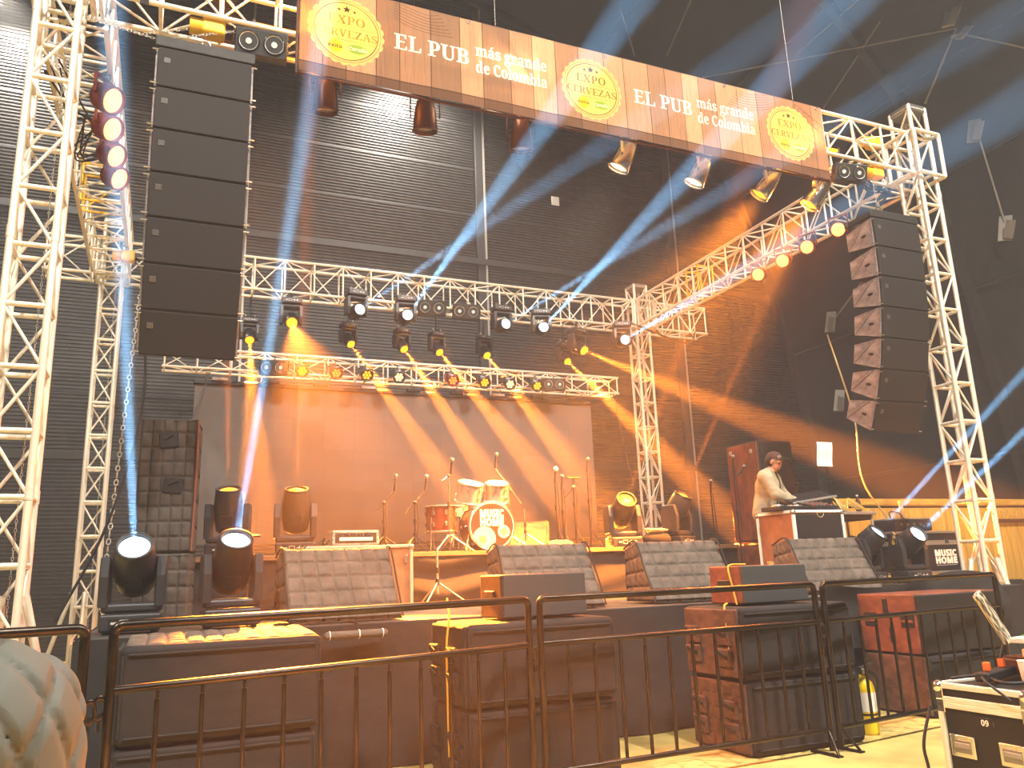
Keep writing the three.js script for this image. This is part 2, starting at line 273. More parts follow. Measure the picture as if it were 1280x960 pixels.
// ================================================================ BANNER
{
  const W = 2048, H = 316;
  const font = (px, f = 'serif', b = 'bold') => `${b} ${px}px ${f}`;
  const tex = canvasTex(W, H, (c) => {
    const old = seed; seed = 991; let x = 0;
    while (x < W) {
      const w = 70 + rnd() * 34, k = 0.8 + rnd() * 0.45; c.fillStyle = `rgb(${172 * k | 0},${132 * k | 0},${101 * k | 0})`; c.fillRect(x, 0, w + 1, H);
      for (let i = 0; i < 90; i++) { const d = rnd() < 0.5 ? 60 : 190; c.fillStyle = `rgba(${d},${d * 0.78 | 0},${d * 0.58 | 0},${0.05 + rnd() * 0.1})`; c.fillRect(x + rnd() * w, rnd() * H, 1 + rnd() * 2.5, 20 + rnd() * 120); }
      c.fillStyle = 'rgba(40,24,14,0.75)'; c.fillRect(x, 0, 2.2, H); x += w;
    }
    c.strokeStyle = 'rgba(70,36,18,0.55)'; c.lineWidth = 2;                       // hop line drawings in the upper corners
    for (const [ox, sgn] of [[330, 1], [1740, -1]]) for (let i = 0; i < 7; i++) { c.beginPath(); c.moveTo(ox - sgn * 40, 6 + i * 9); c.bezierCurveTo(ox + sgn * 20, 4 + i * 14, ox + sgn * 60, 40 + i * 9, ox + sgn * (110 + i * 8), 8 + i * 12); c.stroke(); }
    for (let i = 0; i < 5; i++) { c.beginPath(); c.ellipse(1930 + i * 22, 40 + i * 12, 34, 18, 0.6, 0, 7); c.stroke(); }
    c.fillStyle = 'rgba(70,46,32,0.55)'; c.fillRect(0, H - 34, W, 34);             // printed sill board
    c.fillStyle = 'rgba(40,24,14,0.8)'; c.fillRect(0, H - 36, W, 3);
    c.textBaseline = 'alphabetic'; c.fillStyle = '#f4ead8';
    const fit = (t, x0, x1, base, px, b = 'bold') => { c.font = font(px, 'serif', b); const w = c.measureText(t).width; c.save(); c.translate(x0, base); c.scale((x1 - x0) / w, 1); c.fillText(t, 0, 0); c.restore(); };
    for (const [a, b, e, g] of [[0.141, 0.264, 0.274, 0.401], [0.567, 0.69, 0.7, 0.829]]) {
      c.lineWidth = 1; fit('EL PUB', a * W, b * W, 168, 76); fit('m\u00e1s grande', e * W, g * W, 128, 58); fit('de Colombia', e * W, g * W, 190, 58);
    }
    for (const [u, v] of [[0.069, 0.53], [0.484, 0.51], [0.914, 0.53]]) {
      const X = u * W, Y = (1 - v) * H, R = 118; c.save(); c.translate(X, Y);
      c.fillStyle = '#d9b871'; c.beginPath(); for (let i = 0; i <= 120; i++) { const a = i / 120 * 2 * Math.PI, q = R * (i % 5 < 3 ? 1 : 0.955); c.lineTo(q * Math.cos(a), q * Math.sin(a)); } c.fill();
      c.strokeStyle = '#b8934c'; c.lineWidth = 3; c.beginPath(); c.arc(0, 0, R * 0.9, 0, 7); c.stroke();
      c.fillStyle = '#e0ca68'; c.beginPath(); c.arc(0, 0, R * 0.84, 0, 7); c.fill();
      c.strokeStyle = '#4c3a22'; c.lineWidth = 2.5; c.beginPath(); c.arc(0, 0, R * 0.83, 0, 7); c.stroke();
      const star = (x, y, r) => { c.beginPath(); for (let i = 0; i < 10; i++) { const a = -Math.PI / 2 + i * Math.PI / 5, q = i % 2 ? r * 0.45 : r; c.lineTo(x + q * Math.cos(a), y + q * Math.sin(a)); } c.fill(); };
      c.fillStyle = '#4a2f1c'; star(-24, -72, 7); star(0, -76, 13); star(24, -72, 7);
      c.fillStyle = '#85702f'; c.textAlign = 'center'; c.font = font(42); c.fillText('EXPO', 0, -24); c.font = font(38); c.save(); c.scale(0.95, 1); c.fillText('CERVEZAS', 0, 22); c.restore();
      c.strokeStyle = '#85702f'; c.lineWidth = 1.5; for (const y of [-16, 32]) { c.beginPath(); c.moveTo(-88, y); c.lineTo(88, y); c.stroke(); }
      c.fillStyle = '#f2d01f'; c.beginPath(); c.arc(-34, 56, 22, 0, 7); c.fill(); c.fillStyle = '#3a3426'; c.font = font(18, 'sans-serif'); c.fillText('\u00e9xito', -34, 62);
      c.fillStyle = '#8fae3a'; c.beginPath(); c.ellipse(34, 56, 31, 16, 0, 0, 7); c.fill(); c.fillStyle = '#f0f0d8'; c.font = 'italic bold 16px serif'; c.fillText('Carulla', 34, 61);
      c.restore(); c.textAlign = 'left';
    }
    seed = old;
  });
  const g = thing('stage_banner', 'long printed banner with wooden planks and round beer festival emblems', 'banner', [4.06, 6.34, -6.62]);
  const pg = new THREE.PlaneGeometry(6.36, 0.98, 90, 10), pa = pg.attributes.position;
  for (let i = 0; i < pa.count; i++) { const x = pa.getX(i), y = pa.getY(i); pa.setZ(i, 0.006 * Math.sin(x * 3.1) * (0.5 - y) + 0.003 * Math.sin(x * 9 + y * 4)); }
  pg.computeVertexNormals();
  part(g, 'printed_sheet', pg, PH({ map: tex, roughness: 1, transmission: 0.42, thickness: 0, side: THREE.DoubleSide, specularIntensity: 0.3 }));
  for (const y of [-0.5, 0.5]) rod(g, 'frame_tube', [-3.19, y, -0.03], [3.19, y, -0.03], 0.016, y < 0 ? M.copper : M.brownDark);
  for (const x of [-3.19, 3.19]) rod(g, 'frame_tube', [x, -0.5, -0.03], [x, 0.5, -0.03], 0.014, M.brownDark);
  for (const x of [-3.1, -1.5, 0.1, 1.7, 3.1]) part(g, 'eyelet', TO(0.018, 0.005, 12, 5), M.steel, [x, 0.46, 0.006]);
  for (const x of [-1.2, 2.75]) { const w = tagThing(rod(scene, 'hanging_wire', [4.06 + x, 6.85, -6.63], [4.06 + x, 15, -6.63], 0.003, M.galv, 6), x < 0 ? 'thin steel wire rising from the banner above the text' : 'thin steel wire rising from the banner above the last emblem', 'wire'); w.name = w.name; }
}

// ================================================================ LINE ARRAYS
M.arraySide = S({ color: 0xa09c9e, roughness: 0.5, metalness: 0.3, map: mottle([220, 216, 216], 0.35) });
M.arrayBody = S({ color: 0x1c1b1b, roughness: 0.6 });
{
  const BW = 0.79, BH = 0.38;
  const prof = new THREE.Shape([[0, -0.004], [0, -BH + 0.004], [-0.4, -BH + 0.07], [-0.4, -0.07]].map((p) => new THREE.Vector2(...p)));
  const bodyG = new THREE.ExtrudeGeometry(prof, { depth: BW - 0.05, bevelEnabled: true, bevelThickness: 0.008, bevelSize: 0.004, bevelSegments: 1 }); bodyG.rotateY(-Math.PI / 2); bodyG.translate(BW / 2 - 0.025, 0, 0);
  const sideS = new THREE.Shape([[-0.012, -0.008], [-0.012, -BH + 0.008], [-0.41, -BH + 0.075], [-0.41, -0.075]].map((p) => new THREE.Vector2(...p)));
  const hole = new THREE.Path(); hole.absellipse(-0.15, -0.2, 0.045, 0.02, 0, Math.PI * 2); sideS.holes.push(hole);
  const sideG = new THREE.ExtrudeGeometry(sideS, { depth: 0.016, bevelEnabled: false, curveSegments: 10 }); sideG.rotateY(-Math.PI / 2); sideG.translate(0.008, 0, 0);
  const grilleG = new RoundedBoxGeometry(BW - 0.03, BH - 0.012, 0.03, 2, 0.012);
  const badge = canvasTex(64, 64, (c) => { c.fillStyle = '#2a2a2c'; c.fillRect(0, 0, 64, 64); c.strokeStyle = '#6a6664'; c.lineWidth = 5; c.strokeRect(6, 6, 52, 52); c.strokeRect(22, 20, 20, 22); });
  const badgeM = S({ map: badge, roughness: 0.4 });
  const ord = ['first', 'second', 'third', 'fourth', 'fifth', 'sixth', 'lowest'], ang = [0, 2, 5, 9, 13, 18, 23];
  const array = (x0, y0, z0, where, side) => {
    let y = y0, z = z0;
    for (let i = 0; i < 7; i++) {
      const a = ang[i] * D2R, g = thing('line_array_speaker', `${i < 6 ? ord[i] + ' speaker box from the top' : 'lowest speaker box'} of the hanging array ${where}`, 'speaker', [x0, y, z], 0, 'line array boxes ' + where);
      g.rotation.x = a;
      part(g, 'cabinet', bodyG, M.arrayBody);
      part(g, 'grille', grilleG, M.grille, [0, -BH / 2, 0.008]);
      for (const s of [-1, 1]) { const p = part(g, 'side_plate', sideG, M.arraySide, [s * (BW / 2 - 0.008), 0, 0]); part(p, 'handle_slot', RB(0.012, 0.05, 0.1, 0.005, 1), M.black, [-s * 0.012, -0.2, -0.15]); rod(p, 'brace_edge', [s * 0.012, -0.03, -0.1], [s * 0.012, -0.28, -0.38], 0.005, M.steel, 6); }
      part(g, 'badge', RB(0.05, 0.05, 0.008, 0.004, 1), badgeM, [-BW / 2 + 0.09, -0.13, 0.025]);
      for (const s of [-1, 1]) for (const yy of [-0.03, -BH + 0.03]) rod(g, 'rigging_pin', [s * (BW / 2 - 0.02), yy, 0.015], [s * (BW / 2 + 0.03), yy, 0.015], 0.008, M.chrome, 6);
      y -= BH * Math.cos(a); z -= BH * Math.sin(a);
    }
    const f = thing('fly_bar', `dark steel flying frame on top of the array ${where}`, 'frame', [x0, y0 + 0.06, z0]);
    part(f, 'front_beam', RB(BW + 0.02, 0.1, 0.07, 0.008, 1), M.paint, [0, 0, -0.02]); part(f, 'rear_beam', RB(BW, 0.08, 0.05, 0.008, 1), M.paint, [0, 0, -0.4]);
    for (const s of [-1, 0, 1]) part(f, 'cross_bar', RB(0.05, 0.07, 0.42, 0.008, 1), M.paint, [s * 0.35, 0, -0.2]);
    part(f, 'lift_lug', RB(0.04, 0.14, 0.1, 0.01, 1), M.steel, [0, 0.1, -0.2]); part(f, 'shackle', TO(0.035, 0.009, 14, 6), M.chrome, [0, 0.19, -0.2]);
  };
  array(0.1, 5.78, -6.6, 'beside the red lamps');
  array(8.17, 5.42, -6.58, 'above the DJ');
}
function hoist(pos, drop, label, s = 1) {
  const g = thing('chain_hoist', label, 'hoist', pos);
  part(g, 'motor_body', RB(0.2 * s, 0.16 * s, 0.16 * s, 0.03), M.yellow, [0.05, 0, 0]); part(g, 'gear_cover', CY(0.075 * s, 0.075 * s, 0.14 * s, 16), M.yellow, [-0.08 * s, 0, 0], [0, 0, Math.PI / 2]);
  part(g, 'control_box', RB(0.08 * s, 0.1 * s, 0.1 * s, 0.01, 1), M.black, [0.18 * s, 0.01, 0]);
  part(g, 'hook', TO(0.04 * s, 0.011, 14, 6), M.steel, [0, 0.13 * s, 0]);
  chainMesh(g, 'load_chain', [0, -0.08, 0], [0, -drop, 0], 0.022, M.chain);
}
hoist([0.1, 6.2, -6.8], 0.24, 'yellow chain hoist holding the array beside the red lamps');
hoist([8.17, 6.2, -6.8], 0.56, 'yellow chain hoist holding the array above the DJ');
hoist([-0.78, 6.1, -12.4], 0.9, 'yellow chain hoist under the side truss by the rear tower');
hoist([8.72, 6.95, -7.2], 0.2, 'yellow chain hoist on top of the front tower corner');
for (const [a, b, l] of [[[-0.9, 6.05, -6.75], [0.05, 6.2, -6.8], 'slack steel chain looped from the tower to the yellow hoist'], [[-0.9, 6.0, -6.72], [0.35, 6.2, -6.74], 'second slack steel chain below the first by the tower head']]) {
  const g = thing('safety_chain', l, 'chain', [0, 0, 0]); const m = [(a[0] + b[0]) / 2, Math.min(a[1], b[1]) - 0.06, (a[2] + b[2]) / 2];
  chainMesh(g, 'chain_half', a, m, 0.026, M.chain); chainMesh(g, 'chain_half', m, b, 0.026, M.chain);
}

for (const [x, z, l] of [[9.08, -11.7, 'yellow steel spreader frame in the side truss above the DJ'], [-1.02, -11.2, 'yellow steel spreader frame in the side truss behind the red lamps']]) {
  const g = thing('spreader_frame', l, 'frame', [x, 6.27, z]); const w = x > 0 ? 0.17 : 0.24;
  for (const dz of [-0.18, 0.18]) for (const s of [-1, 1]) rod(g, 'upright', [s * w, 0.03, dz], [s * w, 0.55, dz], 0.018, M.yellow);
  for (const dz of [-0.18, 0.18]) for (const y of [0.03, 0.55]) rod(g, 'crosspiece', [-w, y, dz], [w, y, dz], 0.016, M.yellow);
  rod(g, 'brace', [-w, 0.05, -0.18], [w, 0.53, -0.18], 0.013, M.yellow);
}
{
  const bundle = (label, pts, r, n) => { const g = thing('cable_bundle', label, 'cable', [0, 0, 0]); for (let i = 0; i < n; i++) wire(g, 'cable', pts.map((p) => [p[0] + (rnd() - 0.5) * r, p[1] + (rnd() - 0.5) * r, p[2] + (rnd() - 0.5) * r]), 0.009, M.cable, 40); };
  bundle('black cable bundle looping under the front tower corner above the array', [[8.0, 6.2, -6.9], [8.3, 6.02, -6.95], [8.6, 6.08, -7.0], [8.85, 6.2, -7.3]], 0.14, 7);
  bundle('black cables looping between the red lamps and the side truss', [[-1.25, 6.2, -7.9], [-1.05, 5.95, -8.2], [-0.95, 6.1, -8.6], [-1.1, 5.9, -9.0], [-0.95, 6.15, -9.5]], 0.16, 5);
  const st = thing('lifting_strap', 'black webbing strap round the front truss above the array', 'strap', [-0.42, 6.56, -6.67]); part(st, 'webbing', RB(0.07, 0.7, 0.012, 0.004, 1), M.cloth); part(st, 'buckle', RB(0.08, 0.05, 0.02, 0.006, 1), M.steel, [0, -0.22, 0.008]);
}

// ================================================================ MOVING HEADS
M.headBody = S({ color: 0x2b2c30, roughness: 0.38, bumpMap: rep(grainy, 3, 3), bumpScale: 0.0005 });
const displayTex = canvasTex(128, 32, (c) => { c.fillStyle = '#1c1d20'; c.fillRect(0, 0, 128, 32); c.fillStyle = '#b9b7b0'; c.fillRect(6, 12, 20, 8); c.strokeStyle = '#d8d4c8'; c.lineWidth = 2; c.strokeRect(34, 6, 26, 20); c.fillRect(70, 13, 26, 5); c.fillRect(80, 6, 6, 19); c.fillRect(104, 8, 14, 16); });
const displayM = S({ map: displayTex, roughness: 0.35 });
const headLathe = alongZ(lathe([[0.001, -0.2], [0.07, -0.2], [0.115, -0.17], [0.13, -0.06], [0.132, 0.06], [0.12, 0.16], [0.112, 0.215], [0.098, 0.215], [0.094, 0.19], [0.001, 0.19]], 24));
const lensG = alongZ(lathe([[0.001, 0.03], [0.04, 0.026], [0.075, 0.014], [0.093, 0]], 24));
const armG = (() => { const s = new THREE.Shape([[-0.09, 0.2], [0.09, 0.2], [0.1, 0.02], [0.07, -0.1], [-0.07, -0.1], [-0.1, 0.02]].map((p) => new THREE.Vector2(...p))); const g = new THREE.ExtrudeGeometry(s, { depth: 0.045, bevelEnabled: true, bevelSize: 0.008, bevelThickness: 0.008, bevelSegments: 1 }); g.rotateY(Math.PI / 2); return g; })();
function movingHead(o) {
  const s = o.s || 1, d = V(...o.dir).normalize(), yaw = Math.atan2(d.x, d.z), tilt = Math.asin(d.y), up = o.floor ? -1 : 1;
  const off = 0.4 * s, g = thing('moving_head', o.label, 'stage light', [o.at[0], o.at[1] + up * off, o.at[2]], yaw, o.group);
  const base = part(g, 'base', RB(0.36 * s, 0.11 * s, 0.27 * s, 0.02), M.headBody, [0, -up * 0.055 * s, 0]);
  part(base, 'display', RB(0.24 * s, 0.06 * s, 0.006, 0.002, 1), displayM, [0, 0, (d.z > 0 ? 1 : -1) * 0.137 * s], [0, d.z > 0 ? 0 : Math.PI, 0]);
  if (o.floor) for (const [a, b] of [[1, 1], [1, -1], [-1, 1], [-1, -1]]) part(base, 'rubber_foot', CY(0.02 * s, 0.02 * s, 0.02, 10), M.black, [a * 0.14 * s, -0.06 * s, b * 0.1 * s]);
  else for (const a of [-1, 1]) { part(base, 'clamp', TO(0.034, 0.011, 14, 6), M.steel, [a * 0.1 * s, 0.055 * s + 0.03, 0], [0, Math.PI / 2, 0]); }
  if (o.pole) { rod(g, 'hanger_pole', [0, 0, 0], [0, o.pole, 0], 0.018, M.black); }
  const yoke = part(g, 'yoke', RB(0.36 * s, 0.06 * s, 0.17 * s, 0.025), M.headBody, [0, -up * 0.145 * s, 0]);
  for (const a of [-1, 1]) part(yoke, 'yoke_arm', armG, M.headBody, [a * 0.165 * s - 0.025 * s, -up * 0.215 * s, 0], [0, 0, 0], [s, up * s, s]);
  const hd = new THREE.Group(); hd.name = 'head'; hd.position.y = -up * off; hd.rotation.x = -tilt; g.add(hd);
  part(hd, 'head_shell', headLathe, M.headBody, [0, 0, 0], [0, 0, 0], [s, s, s]);
  part(hd, 'lens_ring', memo('ring' + s, () => new THREE.TorusGeometry(0.105 * s, 0.011 * s, 8, 28)), M.black, [0, 0, 0.213 * s]);
  part(hd, 'lens', lensG, o.lens, [0, 0, 0.192 * s], [0, 0, 0], [s, s, s]);
  part(hd, 'vent_grille', RB(0.1 * s, 0.012, 0.1 * s, 0.004, 1), M.black, [0, up * 0.128 * s, -0.05 * s]);
  if (o.color) beam(hd, 0.25 * s, o.color, o.power, o.deg, o.pen ?? 0.25, o.size ?? 0.07);
  return g;
}
const aimAt = (a, b) => [b[0] - a[0], b[1] - a[1], b[2] - a[2]];
const BLUE = 0x8acbff, AMBER = 0xff8622;
[[[2.92, 5.95, -13.5], [3.95, 5.62, -6.7], 'first from the sidefill tower', 0.45], [[3.83, 5.93, -13.5], [3.24, 5.6, -6.7], 'second from the sidefill tower', 1], [[5.73, 5.94, -13.5], [5.91, 5.63, -6.7], 'third from the sidefill tower', 0.5],
  [[6.57, 5.95, -13.5], [5.06, 5.48, -6.7], 'fourth from the sidefill tower', 1], [[8.4, 5.86, -13.5], [6.51, 4.95, -6.7], 'nearest the rear tower by the DJ', 0.7]].forEach(([a, b, w, k]) =>
  movingHead({ at: a, dir: aimAt(a, b), s: 0.98, lens: GL.blue, color: BLUE, power: POWER.blue * k, deg: 1.1, size: 0.02, label: 'moving head with blue beam on the rear truss, ' + w, group: 'blue beam heads on the rear truss' }));
[[[1.18, 5.53, -14.1], [1.09, 3.12, -11.5], 'first beside the line array'], [[2.91, 5.6, -14.1], [3.62, 3.12, -11.5], 'second along'], [[3.92, 5.58, -14.1], [4.3, 3.23, -11.5], 'third along'], [[4.61, 5.57, -14.1], [5.1, 3.25, -11.5], 'fourth along'],
  [[5.59, 5.58, -14.1], [5.83, 3.27, -11.5], 'fifth along'], [[7.35, 5.58, -14.1], [7.5, 3.5, -11.5], 'sixth along']].forEach(([a, b, w]) =>
  movingHead({ at: a, dir: aimAt(a, b), s: 0.8, pole: 6.27 - a[1] - 0.32, lens: GL.amber, color: AMBER, power: POWER.amber, deg: 3.6, pen: 0.35, size: 0.02, label: 'small amber moving head below the rear truss, ' + w, group: 'amber heads below the rear truss' }));
[[[1.83, 5.75, -13.7], [1.3, 1.0, -5.0], 'big amber moving head shining down above the first red lamp', 8, 0.21], [[7.46, 5.7, -13.7], [8.6, 3.55, -10.0], 'amber moving head aimed across towards the DJ', 4, 0.5]].forEach(([a, b, l, deg, k]) =>
  movingHead({ at: a, dir: aimAt(a, b), s: 0.98, pole: 6.27 - a[1] - 0.39, lens: GL.amber, color: AMBER, power: POWER.amber * k, deg, pen: 0.5, size: 0.025, label: l }));
// on the floor
[[[-0.17, 1.45, -6.4], [-0.3, 3.2, -4.1], 'blue moving head on the stage edge beside the sidefill'], [[0.48, 1.45, -6.4], [0.65, 4.2, -4.1], 'blue moving head on the stage edge near the first quilted wedge']].forEach(([a, b, l]) =>
  movingHead({ at: a, dir: aimAt(a, b), floor: true, s: 1.08, lens: GL.blue, color: BLUE, power: POWER.blue * 0.8, deg: 1.1, size: 0.025, label: l }));
[[[7.61, 1.48, -7.2], [8.3, 3.2, -5.4], 'blue moving head half hidden behind the last quilted wedge'], [[8.28, 1.48, -7.2], [8.25, 2.63, -5.4], 'blue moving head marked with a yellow six']].forEach(([a, b, l], i) => {
  const g = movingHead({ at: a, dir: aimAt(a, b), floor: true, s: 1.05, lens: GL.blue, color: BLUE, power: POWER.blue * 0.8, deg: 1.1, size: 0.025, label: l });
  if (i) { const t = canvasTex(64, 64, (c) => { c.fillStyle = '#2b2c30'; c.fillRect(0, 0, 64, 64); c.fillStyle = '#f0c83c'; c.font = 'bold 56px sans-serif'; c.fillText('6', 16, 52); }); part(g, 'number_sticker', RB(0.09, 0.09, 0.004, 0.002, 1), S({ map: t, roughness: 0.5 }), [-0.205 * 1.05, 0.45, 0.0], [0, -Math.PI / 2, 0]); }
});
[[[0.62, 2.055, -9.0], [0.52, 3.32, -8.5], 'amber moving head on the riser beside the sidefill'], [[1.31, 2.055, -9.0], [1.25, 3.36, -8.5], 'amber moving head on the riser behind the guitar amplifier'], [[5.53, 2.055, -9.2], [5.35, 2.7, -8.3], 'amber moving head on the riser near the microphone stands'], [[6.38, 2.055, -9.2], [6.9, 3.95, -8.2], 'amber moving head on the riser end nearest the DJ']].forEach(([a, b, l]) =>
  movingHead({ at: a, dir: aimAt(a, b), floor: true, s: 1.15, lens: GL.amber, color: 0xff7a1c, power: POWER.floorAmber, deg: 1.5, size: 0.025, label: l }));

// ================================================================ PARS AND BLINDERS
const parCan = alongZ(lathe([[0.001, -0.17], [0.05, -0.17], [0.085, -0.14], [0.105, -0.04], [0.118, 0.08], [0.122, 0.15], [0.112, 0.15], [0.105, 0.11], [0.001, 0.11]], 22));
const ledCan = alongZ(lathe([[0.001, -0.09], [0.06, -0.09], [0.11, -0.07], [0.125, -0.03], [0.127, 0.09], [0.117, 0.09], [0.112, 0.07], [0.001, 0.07]], 24));
const parLens = alongZ(lathe([[0.001, 0.02], [0.05, 0.016], [0.105, 0]], 22));
function par(o) {
  const s = o.s || 1, d = V(...o.dir).normalize(), yaw = Math.atan2(d.x, d.z), tilt = Math.asin(d.y), drop = o.drop ?? 0.24;
  const g = thing('par_lamp', o.label, 'stage light', [o.at[0], o.at[1] + drop * s, o.at[2]], yaw, o.group);
  part(g, 'clamp', TO(0.03, 0.01, 14, 6), M.steel, [0, 0.02, 0], [0, Math.PI / 2, 0]);
  const k = part(g, 'yoke', RB(0.3 * s, 0.02, 0.035, 0.006, 1), o.body || M.black, [0, -0.02, 0]);
  for (const a of [-1, 1]) part(k, 'yoke_arm', RB(0.014, drop * s, 0.035, 0.005, 1), o.body || M.black, [a * 0.143 * s, -drop * s / 2, 0]);
  const h = new THREE.Group(); h.name = 'can'; h.position.y = -drop * s; h.rotation.x = -tilt; g.add(h);
  part(h, 'can_shell', o.flat ? ledCan : parCan, o.body || M.black, [0, 0, 0], [0, 0, 0], [s, s, s]);
  if (!o.flat) part(h, 'rear_housing', CY(0.05 * s, 0.075 * s, 0.09 * s, 16), o.body || M.black, [0, 0, -0.2 * s], [-Math.PI / 2, 0, 0]);
  if (o.leds) { const l = []; for (let i = 0; i < 7; i++) l.push(T(SP(0.026 * s, 10), i ? 0.062 * s * Math.cos(i * 1.047) : 0, i ? 0.062 * s * Math.sin(i * 1.047) : 0, 0)); part(h, 'led_cluster', mergeGeometries(l), o.lens, [0, 0, 0.12 * s]); part(h, 'reflector', CY(0.1 * s, 0.1 * s, 0.004, 20), o.rim || M.black, [0, 0, 0.113 * s], [Math.PI / 2, 0, 0]); }
  else part(h, 'lens', parLens, o.lens, [0, 0, (o.flat ? 0.075 : 0.12) * s], [0, 0, 0], [s, s, s]);
  part(h, 'front_ring', memo('pring' + s, () => new THREE.TorusGeometry(0.117 * s, 0.01 * s, 8, 24)), o.body || M.black, [0, 0, (o.flat ? 0.09 : 0.15) * s]);
  if (o.color) beam(h, 0.17 * s, o.color, o.power, o.deg ?? 24, o.pen ?? 0.6, 0.1 * s);
  return g;
}
const LEFTP = [[-0.77, 6.0, -7.93], [-0.8, 6.0, -8.49], [-0.79, 6.0, -9.07], [-0.78, 6.0, -9.61]];
M.redCan = S({ color: 0x6e2a1e, roughness: 0.5 });
M.parDim = S({ color: 0x9a9488, metalness: 0.5, roughness: 0.3 });
[[1.21, M.copper, M.parDim], [2.23, M.copper, M.parDim], [3.31, M.copper, M.parDim], [4.6, M.chrome, GL.white, 0xffeccb], [5.64, M.chrome, GL.white, 0xffeccb], [6.65, M.chrome, GL.amber, 0xff8a1e], [7.46, M.chrome, GL.amber, 0xff8a1e]].forEach(([x, body, lens, color], i) =>
  par({ at: [x, 5.94 - i * 0.008, -7.08], dir: color ? (i > 4 ? [-0.55, -0.8, -0.45] : [-0.45, -1, -0.35]) : [0.05, -1, -0.22], body, lens, color, power: POWER.front * (i > 4 ? 24 : 0.7), deg: i > 4 ? 24 : 30, s: 1.05, label: (color ? (i < 5 ? 'chrome can lamp shining white' : 'chrome can lamp glowing amber') : 'unlit copper coloured can lamp') + ' under the banner, ' + ['first from the line array', 'second from the line array', 'below the first slogan', 'below the middle emblem', 'below the second slogan', 'below the last emblem', 'by the banner end'][i], group: 'can lamps under the banner' }));
LEFTP.forEach((p, i) => par({ at: p, dir: [0.72, -0.5, 0.48], body: M.redCan, lens: GL.hot, color: 0xff9452, power: POWER.red, deg: 26, s: 1.12, drop: 0.18, flat: true, label: 'glowing red lamp on the side truss, ' + ['nearest the front tower', 'second from the front tower', 'third from the front tower', 'farthest from the front tower'][i], group: 'red lamps on the side truss' }));
[-9.6, -9.03, -8.5, -7.88].forEach((z, i) => par({ at: [8.65, 5.9 + i * 0.015, z], dir: [-0.85, -0.42, 0.45], body: M.redCan, lens: GL.hot, color: 0xff7b2c, power: POWER.red, deg: 26, s: 0.9, flat: true, label: 'orange glowing lamp below the side truss over the DJ, ' + ['farthest from the front tower', 'second from the rear', 'third from the rear', 'nearest the front tower'][i], group: 'orange lamps over the DJ' }));
[[1.83, 0xffb347, GL.amber, 'first amber'], [2.36, 0xff4a2a, GL.red, 'first red'], [2.85, 0xffb347, GL.amber, 'second amber'], [3.38, 0xffd9a0, GL.warm, 'warm white'], [4.31, 0xff4a2a, GL.red, 'second red'], [4.88, 0xffb347, GL.amber, 'third amber'], [5.35, 0xffc866, GL.warm, 'pale yellow'], [5.87, 0xffb347, GL.amber, 'last amber']].forEach(([x, color, lens, w]) =>
  par({ at: [x, 4.55, -12.42], dir: [0.05, -0.5, 0.86], body: w.includes('red') ? M.redCan : M.black, lens, color, power: POWER.par, deg: 22, s: 0.82, drop: 0.12, leds: true, label: w + ' lamp in the row on the screen truss', group: 'lamps on the screen truss' }));
function blinder(at, ry, rx, label, s = 1) {
  const g = thing('blinder_lamp', label, 'stage light', at, ry, 'two-eyed blinder lamps'); g.rotation.x = rx;
  part(g, 'housing', RB(0.46 * s, 0.25 * s, 0.14 * s, 0.015), M.black);
  for (const a of [-1, 1]) { const e = part(g, 'bowl', alongZ(lathe([[0.001, -0.03], [0.05, -0.02], [0.082, 0.02], [0.088, 0.024], [0.092, 0.02]], 20)), M.reflector, [a * 0.112 * s, 0, 0.055 * s], [0, 0, 0], [s, s, s]); part(e, 'lamp_bulb', SP(0.028, 12), GL.bulb, [0, 0, 0.012]); part(e, 'bezel', TO(0.09, 0.007, 22, 6), M.blackGloss, [0, 0, 0.02]); }
  for (const a of [-1, 1]) part(g, 'bracket', RB(0.01, 0.06, 0.03, 0.003, 1), M.black, [a * 0.236 * s, 0.0, 0]);
  part(g, 'clamp', TO(0.03, 0.009, 14, 6), M.steel, [0, 0.14 * s, -0.02], [0, Math.PI / 2, 0]);
}
blinder([0.57, 6.13, -6.78], -0.1, 0.25, 'two-eyed black lamp in the front truss above the line array');
blinder([7.68, 6.06, -6.72], -0.3, 0.25, 'two-eyed black lamp at the banner end by the emblem', 0.9);
blinder([4.37, 6.2, -13.6], -0.3, 0.2, 'two-eyed black lamp under the rear truss beside the brightest blue beam', 1.15);
blinder([5.05, 6.19, -13.6], -0.3, 0.2, 'two-eyed black lamp under the rear truss before the third blue beam', 1.15);
blinder([1.43, 4.55, -12.45], -0.3, 0.1, 'two-eyed lamp at the near end of the screen truss lamp row', 0.95);
blinder([6.25, 4.57, -12.45], -0.3, 0.1, 'two-eyed lamp at the far end of the screen truss lamp row', 0.9);
// amber battens inside the front truss shine through the banner ends
function batten(x0, x1, y, z, label, k, hex = 0xff9c1c, lens = GL.ambertube) {
  const g = thing('light_batten', label, 'stage light', [(x0 + x1) / 2, y, z]), L = x1 - x0;
  part(g, 'housing', RB(L, 0.07, 0.06, 0.01, 1), M.black, [0, 0, -0.045]); rod(g, 'light_tube', [-L / 2 + 0.02, 0, 0], [L / 2 - 0.02, 0, 0], 0.022, lens);
  for (const a of [-1, 1]) part(g, 'end_cap', RB(0.03, 0.08, 0.09, 0.008, 1), M.black, [a * L / 2, 0, -0.02]);
  for (const a of [0]) { const p = new THREE.PointLight(hex, POWER.back * k); p.position.set(a * L, 0, 0.0); p.shadow.radius = 2; p.castShadow = true; p.name = 'tube_light'; g.add(p); }
}
batten(0.5, 1.7, 6.4, -6.86, 'amber light batten inside the front truss behind the first emblem', 1);
